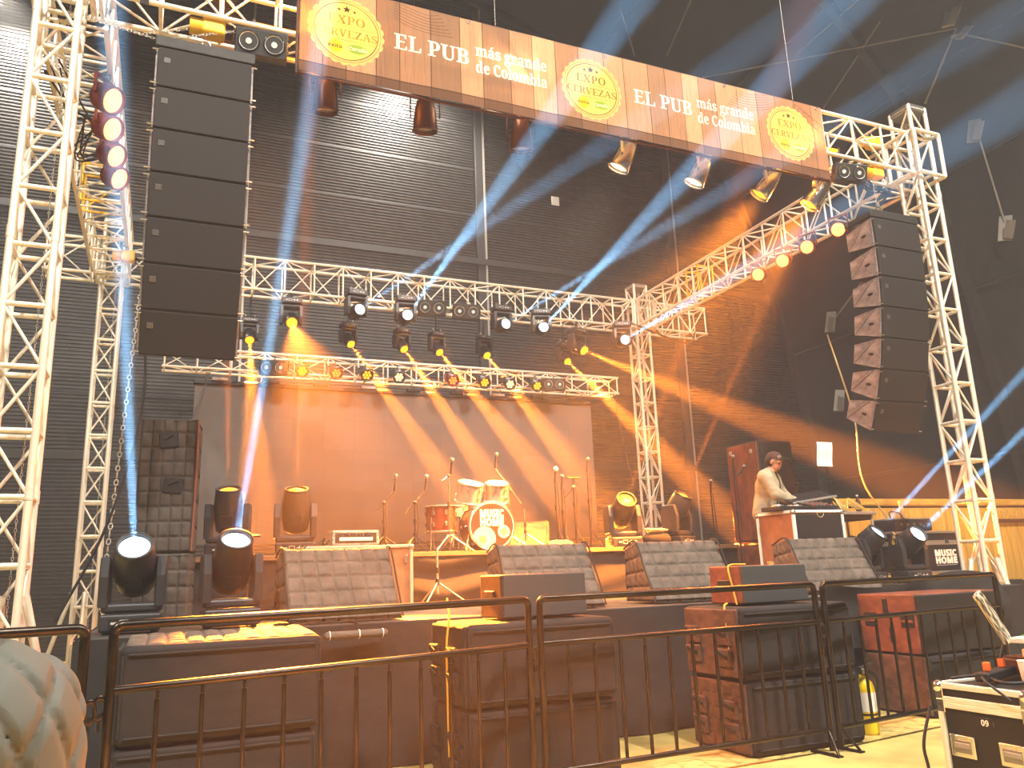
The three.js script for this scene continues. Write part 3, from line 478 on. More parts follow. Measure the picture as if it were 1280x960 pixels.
batten(2.3, 3.7, 6.4, -6.86, 'warm white light batten inside the front truss behind the first slogan', 0.6, 0xffdcae, GL.warm);
batten(6.5, 7.7, 6.45, -6.86, 'amber light batten inside the front truss behind the last emblem', 0.9);

// ================================================================ STAGE
const DECK = 1.0, RISER = 1.58;
function clothSheet(w, h, pleats, amp, mat, name, parent, pos, ry = 0, droop = 0) {
  const g = new THREE.PlaneGeometry(w, h, Math.max(24, pleats * 8), 14), p = g.attributes.position;
  for (let i = 0; i < p.count; i++) {
    const x = p.getX(i), y = p.getY(i), k = 0.5 - y / h, u = x / w + 0.5;
    p.setZ(i, amp * Math.sin(u * pleats * 2 * Math.PI + 1.3 * Math.sin(u * 5)) * (0.15 + k) + droop * Math.sin((k * 5 + Math.abs(u - 0.62) * 3.2) * 2) * 0.5);
  }
  g.computeVertexNormals(); return part(parent, name, g, mat, pos, [0, ry, 0]);
}
{
  const st = thing('stage', 'black draped stage platform behind the subwoofers', 'stage', [0, 0, 0]);
  for (let i = 0; i < 5; i++) for (let j = 0; j < 4; j++) part(st, 'deck_panel', RB(1.77, 0.1, 1.79, 0.008, 1), M.deck, [-0.48 + 0.9 + i * 1.8, DECK - 0.05, -6.0 - 0.9 - j * 1.8]);
  for (let j = 0; j < 3; j++) part(st, 'deck_panel', RB(1.88, 0.1, 1.79, 0.008, 1), M.deck, [9.52, DECK - 0.05, -7.35 - 0.9 - j * 1.8]);
  for (let i = 0; i <= 5; i++) for (const z of [-6.3, -9, -12.8]) rod(st, 'leg', [-0.4 + i * 1.75, 0, z], [-0.4 + i * 1.75, 0.9, z], 0.03, M.steel);
  for (let i = 0; i < 5; i++) clothSheet(1.82, 0.98, 3 + (i % 2), 0.016, M.cloth, 'front_skirt', st, [-0.48 + 0.9 + i * 1.8, 0.5, -5.985]);
  clothSheet(1.88, 0.98, 6, 0.03, M.cloth, 'front_skirt', st, [9.52, 0.5, -7.31]);
  clothSheet(7, 0.98, 14, 0.02, M.cloth, 'side_skirt', st, [-0.49, 0.5, -9.6], -Math.PI / 2); clothSheet(1.3, 0.98, 4, 0.02, M.cloth, 'side_skirt', st, [8.53, 0.5, -6.66], Math.PI / 2);
  const dr = new THREE.PlaneGeometry(2.4, 0.55, 30, 14), p = dr.attributes.position;       // loose cloth thrown over the edge
  for (let i = 0; i < p.count; i++) { const x = p.getX(i), y = p.getY(i); p.setZ(i, 0.05 * Math.sin(x * 2.2 + y * 7) + 0.02 * Math.sin(x * 7 - y * 11)); p.setY(i, y + 0.06 * Math.sin(x * 2.6)); }
  dr.computeVertexNormals(); part(st, 'loose_cloth', dr, M.cloth, [6.9, 0.84, -5.92]);
  const rs = thing('drum_riser', 'low drum riser with a creased cloth front along the stage rear', 'riser', [0, 0, 0]);
  for (let i = 0; i < 4; i++) part(rs, 'deck_panel', RB(1.68, 0.08, 1.9, 0.008, 1), M.deck, [0.12 + 0.85 + i * 1.7, RISER - 0.04, -9.6]), part(rs, 'edge_strip', RB(1.69, 0.05, 0.03, 0.006, 1), M.ply, [0.12 + 0.85 + i * 1.7, RISER - 0.025, -8.63]);
  for (let i = 0; i < 4; i++) { clothSheet(1.68, 0.53, 4, 0.006, M.cloth, 'riser_skirt', rs, [0.12 + 0.85 + i * 1.7, 1.27, -8.66], 0, i === 1 ? 0.07 : 0.025); for (const z of [-8.8, -10.4]) rod(rs, 'leg', [0.3 + i * 1.9, DECK, z], [0.3 + i * 1.9, 1.5, z], 0.025, M.steel); }
  // screen
  const sc = thing('stage_screen', 'wide pale screen hanging behind the drums under the slim truss', 'screen', [3.77, 3.12, -12.95]);
  const t = canvasTex(1024, 368, (c, W, H) => {
    c.fillStyle = '#524f4d'; c.fillRect(0, 0, W, H); const old = seed; seed = 313;
    for (let i = 0; i < 14; i++) for (let j = 0; j < 5; j++) { const k = 88 + rnd() * 7 | 0; c.fillStyle = `rgb(${k},${k - 3},${k - 6})`; c.fillRect(i * W / 14 + 1, j * H / 5 + 1, W / 14 - 1, H / 5 - 1); }   // faint panel joints
    seed = old;
  });
  part(sc, 'display_face', new THREE.PlaneGeometry(6.92, 2.44), S({ map: t, roughness: 0.75 }), [0, 0, 0.042]);
  part(sc, 'cabinet_back', BX(6.92, 2.44, 0.08), M.black);
  part(sc, 'header_bar', RB(6.96, 0.07, 0.1, 0.01, 1), M.black, [0, 1.26, 0]);
  for (let i = 0; i < 9; i++) { rod(sc, 'hanger', [-3.3 + i * 0.82, 1.28, 0.0], [-3.3 + i * 0.82, 1.42, 0.1], 0.012, M.steel, 6); part(sc, 'connector_box', RB(0.24, 0.05, 0.08, 0.008, 1), i % 3 ? M.black : M.galv, [-3.1 + i * 0.78, 1.31, 0.05]); }
  // chains and cables by the towers
  chainMesh(thing('hanging_chain', 'pale chain hanging beside the rear tower near the screen', 'chain', [8.62, 0, -13.35]), 'links', [0, 1.6, 0], [0, 6.2, 0], 0.05, M.chain);
  chainMesh(thing('hanging_chain', 'pale chain hanging behind the quilted sidefill', 'chain', [-0.55, 0, -9.4]), 'links', [0, 1.1, 0], [0.1, 5.2, -1.4], 0.05, M.chain);
  tagThing(wire(scene, 'hanging_cable', [[-0.35, 4.5, -9.8], [-0.3, 3.2, -9.5], [-0.55, 1.9, -9.2], [-0.9, 1.02, -9.0]], 0.014, M.cable, 40), 'black cable hanging past the rear tower to the stage edge', 'cable');
  tagThing(wire(scene, 'hanging_cable', [[0.5, 4.45, -12.6], [0.2, 3.2, -11], [-0.05, 2.1, -9.6], [-0.2, 1.06, -8.8]], 0.011, M.cable, 40), 'thin dark cable slanting down in front of the sidefill', 'cable');
  tagThing(wire(scene, 'hanging_cable', [[8.5, 6.2, -13.3], [9.4, 5.75, -12.9], [9.9, 5.9, -13.2], [10.3, 6.25, -13.6]], 0.018, M.cable, 40), 'dark cable loop under the truss end near the DJ', 'cable');
  tagThing(wire(scene, 'hanging_cable', [[7.55, 4.5, -12.6], [7.65, 3.2, -12.4], [7.75, 2.2, -12.2], [7.8, 1.1, -12.1]], 0.012, M.cable, 40), 'dark cable hanging at the screen edge', 'cable');
  tagThing(wire(scene, 'hanging_cable', [[8.9, 4.6, -8.6], [9.1, 3.3, -8.5], [9.0, 2.4, -8.4], [9.3, 1.8, -8.3]], 0.012, M.cablePale, 40), 'brown cable hanging behind the array above the DJ', 'cable');
}

// ---------------------------------------------------------------- quilted covers
function quiltPatch(p00, p10, p11, p01, nx, ny, amp, out) {   // corners counter-clockwise seen from outside
  const su = nx * 12, sv = ny * 12, A = V(...p00), B = V(...p10), C = V(...p11), D = V(...p01);
  const N = B.clone().sub(A).cross(D.clone().sub(A)).normalize(), pos = [], uv = [], idx = [];
  for (let j = 0; j <= sv; j++) for (let i = 0; i <= su; i++) {
    const u = i / su, v = j / sv, q = A.clone().lerp(B, u).lerp(D.clone().lerp(C, u), v);
    const tri = (t) => Math.abs(t - Math.round(t)), e = Math.min(1, tri(u * nx) / 0.13) * Math.min(1, tri(v * ny) / 0.13), b = 0.72 * Math.sqrt(e) + 0.28 * Math.abs(Math.sin(u * nx * Math.PI) * Math.sin(v * ny * Math.PI));
    const wr = 0.2 * amp * Math.sin(u * 31 + v * 17) * Math.sin(v * 23 - u * 9) * b;
    q.addScaledVector(N, amp * b + wr - amp); pos.push(q.x, q.y, q.z); uv.push(u * nx * 0.12, v * ny * 0.12);
  }
  for (let j = 0; j < sv; j++) for (let i = 0; i < su; i++) { const a = j * (su + 1) + i; idx.push(a, a + 1, a + su + 2, a, a + su + 2, a + su + 1); }
  const g = new THREE.BufferGeometry(); g.setAttribute('position', new THREE.Float32BufferAttribute(pos, 3)); g.setAttribute('uv', new THREE.Float32BufferAttribute(uv, 2)); g.setIndex(idx); g.computeVertexNormals(); out.push(g); return g;
}
function quiltPrism(w, prof, nx, nys, nEnd, amp) {   // prof: outline in (z, y), counter-clockwise seen from +x
  const out = [], h = w / 2;
  for (let i = 0; i < prof.length; i++) { const a = prof[i], b = prof[(i + 1) % prof.length]; quiltPatch([-h, a[1], a[0]], [-h, b[1], b[0]], [h, b[1], b[0]], [h, a[1], a[0]], nys[i], nx, amp, out); }
  return { sides: mergeGeometries(out), ends: [1, -1].map((s) => { const e = [], c = s > 0 ? prof : [...prof].reverse(); quiltPatch([s * h, c[0][1], c[0][0]], [s * h, c[1][1], c[1][0]], [s * h, c[2][1], c[2][0]], [s * h, c[3][1], c[3][0]], nEnd, nEnd, amp, e); return e[0]; }) };
}
{
  const prof = [[0.32, 0.02], [-0.3, 0.02], [-0.27, 0.5], [-0.02, 0.56]];   // clockwise in (z,y) from +x = outward normals below
  const q = quiltPrism(0.85, prof, 7, [4, 4, 2, 5], 4, 0.022);
  [[1.27, -6.45, 0.06, 'nearest the sidefill'], [3.05, -6.45, -0.05, 'behind the first small black speaker'], [4.45, -6.45, -0.1, 'with its amber lit flank before the riser end'], [6.28, -6.5, -0.1, 'in front of the DJ case']].forEach(([x, z, r, w]) => {
    const g = thing('stage_monitor', 'grey quilted stage monitor ' + w, 'speaker', [x, DECK, z], r, 'quilted stage monitors');
    part(g, 'quilted_cover', q.sides, M.quilt); for (const e of q.ends) part(g, 'end_cover', e, M.quilt);
    for (const s of [-1, 1]) wire(g, 'piping', [[s * 0.425, 0.03, 0.32], [s * 0.43, 0.3, 0.15], [s * 0.425, 0.56, -0.02], [s * 0.425, 0.5, -0.27]], 0.008, M.coverEdge, 20);
  });
}
// tall quilted sidefill and its plinth
{
  const boxProf = (h, d, lean = 0) => [[d / 2, 0.01], [-d / 2, 0.01], [-d / 2 - lean, h], [d / 2 - lean, h]];
  const up = quiltPrism(0.5, boxProf(1.26, 0.5, 0.06), 5, [4, 9, 4, 9], 5, 0.02), lo = quiltPrism(0.48, boxProf(0.6, 0.55), 5, [4, 4, 4, 4], 4, 0.02);
  let g = thing('sidefill_speaker', 'tall speaker under a dark quilted cover with two pocket flaps', 'speaker', [0.02, 1.6, -8.3], -0.12);
  part(g, 'quilted_cover', up.sides, M.quiltDark); for (const e of up.ends) part(g, 'end_cover', e, M.quiltDark); part(g, 'inner_cabinet', RB(0.36, 1.1, 0.3, 0.02, 1), M.black, [0, 0.6, -0.03]);
  for (const [x, y, r] of [[0, 1.05, 0.1], [0.06, 0.62, -0.1]]) { const f = part(g, 'pocket_flap', RB(0.17, 0.15, 0.03, 0.014), M.cover, [x, y, 0.25 - y * 0.05], [-0.05, 0, r]); part(f, 'flap_fold', RB(0.1, 0.03, 0.03, 0.012), M.coverEdge, [0, 0.03, 0.015], [0, 0, 0.5]); }
  wire(g, 'piping', [[0.25, 0.02, 0.25], [0.255, 0.6, 0.22], [0.25, 1.25, 0.19]], 0.012, M.brown, 20);
  g = thing('sidefill_plinth', 'low quilted speaker under the tall sidefill', 'speaker', [0.03, DECK, -8.32], -0.12);
  part(g, 'quilted_cover', lo.sides, M.quiltDark); for (const e of lo.ends) part(g, 'end_cover', e, M.quiltDark); part(g, 'inner_cabinet', RB(0.36, 0.46, 0.4, 0.02, 1), M.black, [0, 0.3, 0]);
}
// subwoofers in cloth covers, stacked in pairs on the floor
function sub(x, y, z, label, o = {}) {
  const w = 1.04, h = 0.505, d = 0.68, g = thing('subwoofer', label, 'speaker', [x, y, z], o.ry || 0, 'stacked subwoofers'), side = o.side || M.cover;
  part(g, 'cover_front', RB(w, h - 0.008, d, 0.035, 3), o.front || M.cover, [0, h / 2, 0]);
  part(g, 'cover_side', RB(0.03, h - 0.03, d - 0.04, 0.014, 2), side, [-w / 2 - 0.004, h / 2, 0]);
  for (const yy of [0.045, h - 0.05]) wire(g, 'piping', [[-w / 2 + 0.04, yy, d / 2 + 0.004], [0, yy, d / 2 + 0.006], [w / 2 - 0.04, yy, d / 2 + 0.004]], 0.007, M.coverEdge, 12);
  for (const s of [-1, 1]) wire(g, 'piping', [[s * (w / 2 - 0.012), 0.05, d / 2 - 0.008], [s * (w / 2 - 0.012), h / 2, d / 2 - 0.006], [s * (w / 2 - 0.012), h - 0.05, d / 2 - 0.008]], 0.007, M.coverEdge, 12);
  if (o.quiltSide) { const e = []; quiltPatch([-w / 2 - 0.024, 0.02, -d / 2 + 0.02], [-w / 2 - 0.024, 0.02, d / 2 - 0.02], [-w / 2 - 0.024, h - 0.02, d / 2 - 0.02], [-w / 2 - 0.024, h - 0.02, -d / 2 + 0.02], 5, 5, 0.012, e); part(g, 'quilted_side', e[0], side); }
  if (o.pockets) for (const [zz, yy] of [[-0.2, 0.3], [0.16, 0.3], [-0.2, 0.16], [0.16, 0.15]]) { const p = part(g, 'handle_pocket', RB(0.03, 0.13, 0.17, 0.012), side, [-w / 2 - 0.03, yy, zz], [0.1 * (rnd() - 0.5), 0, 0.15]); part(p, 'pocket_fold', RB(0.02, 0.035, 0.12, 0.009), M.coverEdge, [-0.016, 0.03, 0], [0.3, 0, 0]); }
  if (o.quiltTop) { const e = []; quiltPatch([-w / 2 + 0.02, h - 0.01, d / 2 - 0.03], [w / 2 - 0.02, h - 0.01, d / 2 - 0.03], [w / 2 - 0.02, h + 0.012, -d / 2 + 0.02], [-w / 2 + 0.02, h + 0.012, -d / 2 + 0.02], 10, 5, 0.018, e); part(g, 'quilted_top', T(e[0], 0, 0.016, 0), M.quilt); }
  return g;
}
const ZS = -5.19, subW = ['nearest the jacket', 'under the first small black speaker', 'beside the yellow fire extinguisher'];
[[0.33, {}], [2.27, {}], [4.36, { brown: true }]].forEach(([x, o], i) => {
  const m = o.brown ? { side: M.brownCover } : {};
  sub(x, 0, ZS, 'lower covered subwoofer of the stack ' + subW[i], { ...m, quiltSide: true, pockets: true });
  sub(x + (i - 1) * -0.02, 0.507, ZS + 0.01, 'upper covered subwoofer of the stack ' + subW[i], { ...m, pockets: true, quiltTop: i === 0 });
});
{
  // uncovered brown subwoofer pair near the tower
  sub(6.52, 0, -5.52, 'lower subwoofer with a torn brown cover beneath the bare one', { side: M.brownCover });
  const g = thing('bare_subwoofer', 'bare brown sided subwoofer with slots and handles by the tower', 'speaker', [6.52, 0.507, -5.52], 0, 'stacked subwoofers');
  const w = 1.06, h = 0.5, d = 0.68; part(g, 'cabinet', RB(w, h, d - 0.04, 0.015), M.brown, [0, h / 2, -0.02]); part(g, 'grille', RB(w - 0.01, h - 0.02, 0.05, 0.012), M.grille, [0, h / 2, d / 2 - 0.03]);
  for (const [zz, yy] of [[-0.02, 0.4], [0.02, 0.15]]) part(g, 'side_slot', RB(0.02, 0.13, 0.05, 0.009), M.black, [-w / 2 - 0.002, yy, zz]);
  for (const zz of [-0.2, 0.2]) { const p = part(g, 'handle_recess', RB(0.02, 0.12, 0.14, 0.009), M.black, [-w / 2 - 0.001, 0.28, zz]); part(p, 'handle_bar', RB(0.02, 0.025, 0.13, 0.009), M.brown, [-0.012, -0.01, 0]); }
  // small front-fill speakers on the stacks
  [[2.36, -5.17, 'small black speaker lying on the subwoofer stack before the drums', 0], [4.3, -5.17, 'small black speaker with a yellow strap on the brown stack', 1]].forEach(([x, z, l, st]) => {
    const f = thing('front_fill_speaker', l, 'speaker', [x, 1.02, z]);
    part(f, 'cabinet', RB(0.62, 0.28, 0.38, 0.012), st ? M.brown : M.brownDark, [0, 0.143, -0.02]); part(f, 'grille', RB(0.61, 0.276, 0.04, 0.012), S({ color: 0x34383c, roughness: 0.65, bumpMap: rep(perforated, 10, 5), bumpScale: 0.001 }), [0, 0.143, 0.175]);
    part(f, 'handle', RB(0.02, 0.06, 0.16, 0.008), M.black, [-0.315, 0.15, -0.02]); for (const a of [-1, 1]) part(f, 'foot', RB(0.04, 0.008, 0.2, 0.003, 1), M.black, [a * 0.24, 0.0, 0]);
    if (st) wire(f, 'strap', [[-0.1, 0.292, -0.02], [-0.28, 0.29, 0.02], [-0.322, 0.27, 0.05], [-0.326, 0.12, 0.09], [-0.326, 0.0, 0.12]], 0.007, M.yellowStrap, 30);
  });
  tagThing(wire(scene, 'ratchet_strap', [[1.78, 1.16, -5.3], [1.735, 1.05, -5.13], [1.71, 0.9, -5.11], [1.705, 0.55, -5.1], [1.71, 0.2, -5.1]], 0.007, M.yellowStrap, 40), 'yellow strap running down the flank of the middle subwoofer stack', 'strap');
  tagThing(wire(scene, 'ratchet_strap', [[3.86, 1.035, -5.02], [3.82, 1.02, -5.0], [3.808, 0.9, -4.98], [3.806, 0.7, -4.97], [3.81, 0.56, -4.96]], 0.008, M.yellowStrap, 40), 'yellow strap running down the brown flank below the second small speaker', 'strap');
  const fr = thing('padded_roll', 'pale wrapped roll hanging along the stage edge below the quilted wedge', 'roll', [1.3, 0.93, -5.9], 0.02); part(fr, 'roll', RB(0.46, 0.055, 0.06, 0.027, 3), M.quilt); for (const a of [-1, 0.1, 1]) part(fr, 'tape', TO(0.029, 0.004, 14, 5), M.white, [a * 0.19, 0, 0], [0, Math.PI / 2, 0]);
  const ex = thing('fire_extinguisher', 'yellow fire extinguisher standing on the floor beside the brown covers', 'extinguisher', [5.12, 0, -5.05]);
  part(ex, 'cylinder', lathe([[0.001, 0], [0.07, 0], [0.075, 0.02], [0.075, 0.33], [0.06, 0.38], [0.03, 0.41], [0.028, 0.44], [0.001, 0.44]], 20), S({ color: 0xe8c81c, roughness: 0.35 })); part(ex, 'label', CY(0.0762, 0.0762, 0.14, 20, true), M.white, [0, 0.24, 0]); part(ex, 'band', CY(0.077, 0.077, 0.015, 20, true), M.black, [0, 0.15, 0]);
  part(ex, 'valve', RB(0.05, 0.05, 0.05, 0.01, 1), M.steel, [0, 0.46, 0]); part(ex, 'lever', RB(0.14, 0.015, 0.03, 0.005, 1), M.black, [0.04, 0.5, 0], [0, 0, 0.2]); wire(ex, 'hose', [[0.02, 0.46, 0.03], [0.09, 0.42, 0.05], [0.1, 0.25, 0.03], [0.09, 0.1, 0.02]], 0.012, M.cable, 20);
}

// ================================================================ BACKLINE
const musicHome = (c, x, y, w, h, col) => {   // the two-line lettering
  c.fillStyle = col; c.textAlign = 'left'; c.textBaseline = 'alphabetic';
  const line = (t, base) => { c.font = `bold ${h * 0.6 | 0}px sans-serif`; const k = w / c.measureText(t).width; c.save(); c.translate(x, base); c.scale(k, 1); c.lineWidth = h * 0.05; c.strokeStyle = col; c.strokeText(t, 0, 0); c.fillText(t, 0, 0); c.restore(); };
  line('MUSIC', y + h * 0.46); line('HOME', y + h * 0.98);
};
M.shellRed = S({ color: 0x6a2a1c, roughness: 0.3 }); M.shellSilver = S({ color: 0xb7b0a6, roughness: 0.25, metalness: 0.55 }); M.drumSkin = S({ color: 0xe9dfc8, roughness: 0.5 });
function drum(name, label, pos, rot, r, h, shell, lugs) {
  const g = thing(name, label, 'drum', pos); g.rotation.set(...rot);
  part(g, 'shell', CY(r, r, h, 28, true), shell); part(g, 'shell_inner', CY(r - 0.008, r - 0.008, h - 0.01, 28, true), M.ply);
  for (const s of [1, -1]) { part(g, 'drum_head', CY(r * 0.99, r * 0.99, 0.004, 28), M.drumSkin, [0, s * (h / 2 + 0.002), 0]); part(g, 'hoop', memo('hoop' + r, () => new THREE.TorusGeometry(r + 0.008, 0.009, 8, 32)), M.chrome, [0, s * h / 2, 0], [Math.PI / 2, 0, 0]); }
  for (let i = 0; i < lugs; i++) { const a = i / lugs * 2 * Math.PI; const l = part(g, 'lug', RB(0.022, 0.05, 0.03, 0.008, 1), M.chrome, [(r + 0.012) * Math.cos(a), h * 0.22, (r + 0.012) * Math.sin(a)], [0, -a, 0]); rod(l, 'tension_rod', [0, 0, 0], [0, h * 0.3, 0], 0.005, M.chrome, 6); part(g, 'lug', RB(0.022, 0.05, 0.03, 0.008, 1), M.chrome, [(r + 0.012) * Math.cos(a), -h * 0.22, (r + 0.012) * Math.sin(a)], [0, -a, 0]); }
  return g;
}
{
  const kick = drum('bass_drum', 'bass drum with white lettering and a speaker drawing on its head', [3.63, RISER + 0.302, -9.25], [Math.PI / 2, 0, 0.06], 0.28, 0.42, M.shellRed, 8);
  const t = canvasTex(512, 512, (c) => {
    c.fillStyle = '#1e1816'; c.fillRect(0, 0, 512, 512); musicHome(c, 110, 70, 290, 190, '#d8d2c4');
    c.fillStyle = '#cfc5a4'; c.beginPath(); c.arc(160, 400, 135, 0, 7); c.fill(); c.strokeStyle = '#8a7a5a'; c.lineWidth = 4; c.beginPath(); c.arc(150, 410, 95, 0, 7); c.stroke(); c.fillStyle = '#7a6a58'; c.beginPath(); c.arc(140, 410, 46, 0, 7); c.fill();
    c.fillStyle = '#cfc5a4'; c.beginPath(); c.arc(395, 325, 72, 0, 7); c.fill(); c.fillStyle = '#b98a5e'; c.beginPath(); c.arc(395, 325, 40, 0, 7); c.fill();
  });
  part(kick, 'printed_head', new THREE.CircleGeometry(0.268, 40), S({ map: t, roughness: 0.45 }), [0, 0.217, 0], [-Math.PI / 2, 0, 0]);
  for (const s of [-1, 1]) rod(kick, 'spur', [s * 0.26, 0.12, 0.1], [s * 0.36, 0.3, 0.285], 0.01, M.chrome);
  for (const [x, l] of [[3.405, 'silver rack tom mounted above the bass drum lettering side'], [3.765, 'silver rack tom mounted above the drawn speaker side']]) {
    const tm = drum('rack_tom', l, [x, 2.3, -9.22], [0.35, 0, x < 3.5 ? -0.08 : 0.08], x < 3.5 ? 0.155 : 0.14, 0.23, M.shellSilver, 6); rod(tm, 'mount', [0, -0.08, -0.1], [x < 3.5 ? 0.08 : -0.05, -0.26, -0.02], 0.014, M.chrome);
  }
  const ft = drum('floor_tom', 'dark red floor tom on three chrome legs beside the bass drum', [3.06, 1.98, -9.3], [0, 0, 0], 0.18, 0.3, M.shellRed, 8);
  for (let i = 0; i < 3; i++) { const a = i * 2.1 + 0.4; rod(ft, 'leg', [0.195 * Math.cos(a), 0.02, 0.195 * Math.sin(a)], [0.215 * Math.cos(a), -0.395, 0.215 * Math.sin(a)], 0.009, M.chrome); }
  const sn = drum('snare_drum', 'small snare drum half hidden behind the rack toms', [3.38, 2.12, -9.75], [0.1, 0, 0], 0.17, 0.13, M.shellSilver, 6);
  for (let i = 0; i < 3; i++) { const a = i * 2.1; rod(sn, 'stand_leg', [0, -0.3, 0], [0.25 * Math.cos(a), -0.53, 0.25 * Math.sin(a)], 0.009, M.chrome); } rod(sn, 'stand_post', [0, -0.06, 0], [0, -0.45, 0], 0.012, M.chrome);
  const th = thing('drum_throne', 'round black drum stool behind the bass drum', 'stool', [3.75, RISER, -10.1]); part(th, 'seat', CY(0.17, 0.16, 0.09, 20), M.black, [0, 0.5, 0]); rod(th, 'post', [0, 0.15, 0], [0, 0.46, 0], 0.018, M.chrome); for (let i = 0; i < 3; i++) rod(th, 'leg', [0, 0.22, 0], [0.26 * Math.cos(i * 2.1), 0.01, 0.26 * Math.sin(i * 2.1)], 0.012, M.chrome);
}
M.stand = S({ color: 0x3a3430, roughness: 0.35, metalness: 0.6 });
function micStand(label, x, y, z, h, o = {}) {
  const g = thing(o.name || 'microphone_stand', label, 'stand', [x, y, z], o.ry || 0, o.group || 'microphone stands on the stage'), mt = o.mat || M.stand;
  if (o.round) { part(g, 'round_base', lathe([[0.001, 0.025], [0.05, 0.024], [0.125, 0.012], [0.13, 0], [0.001, 0]], 22), mt); rod(g, 'pole', [0, 0.02, 0], [0, h * 0.62, 0], 0.012, mt); }
  else { const s = o.spread || 0.28; for (let i = 0; i < 3; i++) { const a = i * 2.094 + (o.turn || 0.4); rod(g, 'leg', [0, s * 0.75, 0], [s * Math.cos(a), 0.012, s * Math.sin(a)], 0.009, mt); part(g, 'rubber_foot', SP(0.014, 8), M.black, [s * Math.cos(a), 0.014, s * Math.sin(a)]); } part(g, 'leg_hub', CY(0.022, 0.022, 0.06, 12), M.black, [0, s * 0.75, 0]); rod(g, 'pole', [0, s * 0.4, 0], [0, h * 0.62, 0], 0.012, mt); }
  part(g, 'clutch', CY(0.019, 0.019, 0.06, 12), M.black, [0, h * 0.62, 0]); rod(g, 'inner_pole', [0, h * 0.6, 0], [0, h, 0], 0.009, mt);
  const mic = (p, d, pale) => { const q = V(...d).normalize(), e = [p[0] + q.x * 0.15, p[1] + q.y * 0.15, p[2] + q.z * 0.15]; rod(g, 'microphone_body', p, e, 0.013, M.black); part(g, 'microphone_head', SP(pale ? 0.034 : 0.025, 14), pale ? M.drumSkin : M.steel, [p[0] + q.x * 0.175, p[1] + q.y * 0.175, p[2] + q.z * 0.175]); };
  if (o.boom) { const [bx, by, bz] = o.boom, k = o.tail ?? 0.45; part(g, 'boom_joint', SP(0.024, 12), M.black, [0, h, 0]); rod(g, 'boom', [-bx * k, h - by * k, -bz * k], [bx, h + by, bz], 0.008, mt); if (!o.noMic) mic([bx, h + by, bz], o.micDir || [0.05, 1, 0.2]); }
  else if (o.bar) { part(g, 'cross_bar', RB(0.2, 0.02, 0.03, 0.006, 1), M.stand, [0, h, 0]); }
  else if (!o.noMic) mic([0, h, 0], o.micDir || [0.05, 1, 0.1], o.pale);
  if (o.two) mic([0.03, h - 0.1, 0.03], [0.6, 0.7, 0.2]);
  if (o.cable) wire(g, 'cable', [[0.02, h, 0.01], [0.035, h * 0.6, 0.02], [0.02, h * 0.25, 0.03], [0.12, 0.02, 0.1]], 0.006, M.cable, 24);
  return g;
}
micStand('boom microphone stand behind the amplifier head', 2.36, RISER, -9.3, 0.6, { boom: [0.13, 0.14, 0], tail: 0.75, cable: true });
micStand('boom microphone stand with open legs beside the floor tom', 2.74, RISER, -9.3, 0.6, { boom: [0.13, 0.14, 0], tail: 0.9, cable: true });
micStand('tall chrome cymbal stand beside the floor tom', 3.1, RISER, -9.1, 0.9, { mat: M.chrome, boom: [0.03, 0.02, 0], tail: 3, cable: false, name: 'cymbal_stand', group: 'drum hardware stands' });
micStand('overhead boom stand above the bass drum', 3.98, RISER, -9.35, 0.82, { mat: M.chrome, boom: [-0.17, 0.22, 0], tail: 1, name: 'boom_stand', group: 'drum hardware stands' });
micStand('chrome hi-hat stand beside the bass drum', 4.08, RISER, -9.1, 0.5, { mat: M.chrome, noMic: true, name: 'hihat_stand', group: 'drum hardware stands' });
micStand('microphone stand with a big pale round windscreen', 4.62, RISER, -9.3, 0.86, { round: true, pale: true, cable: true });
micStand('microphone stand beside the windscreen one with a dark capsule', 4.76, RISER, -9.4, 0.78, { round: true, two: true, cable: true });
micStand('stand topped by a short level cross bar', 4.91, RISER, -9.35, 0.93, { round: true, bar: true, cable: true });
micStand('tallest microphone stand at the screen edge', 5.1, RISER, -9.3, 1.0, { round: true, cable: true });
micStand('microphone stand near the riser end by the dark wall', 6.98, DECK, -9.2, 1.3, { round: true, cable: true });
micStand('microphone stand with two microphones beside the brown sidefill', 7.24, DECK, -9.0, 1.62, { round: true, two: true, cable: true });
micStand('low stand with a forked clip beside the blue head', 0.66, DECK, -7.2, 0.7, { round: true, noMic: true, bar: true });
micStand('yellow lit tripod stand in front of the riser cloth', 2.62, DECK, -8.1, 0.6, { mat: M.aluOld, noMic: true, spread: 0.34, turn: 0.2, name: 'tripod_stand' });
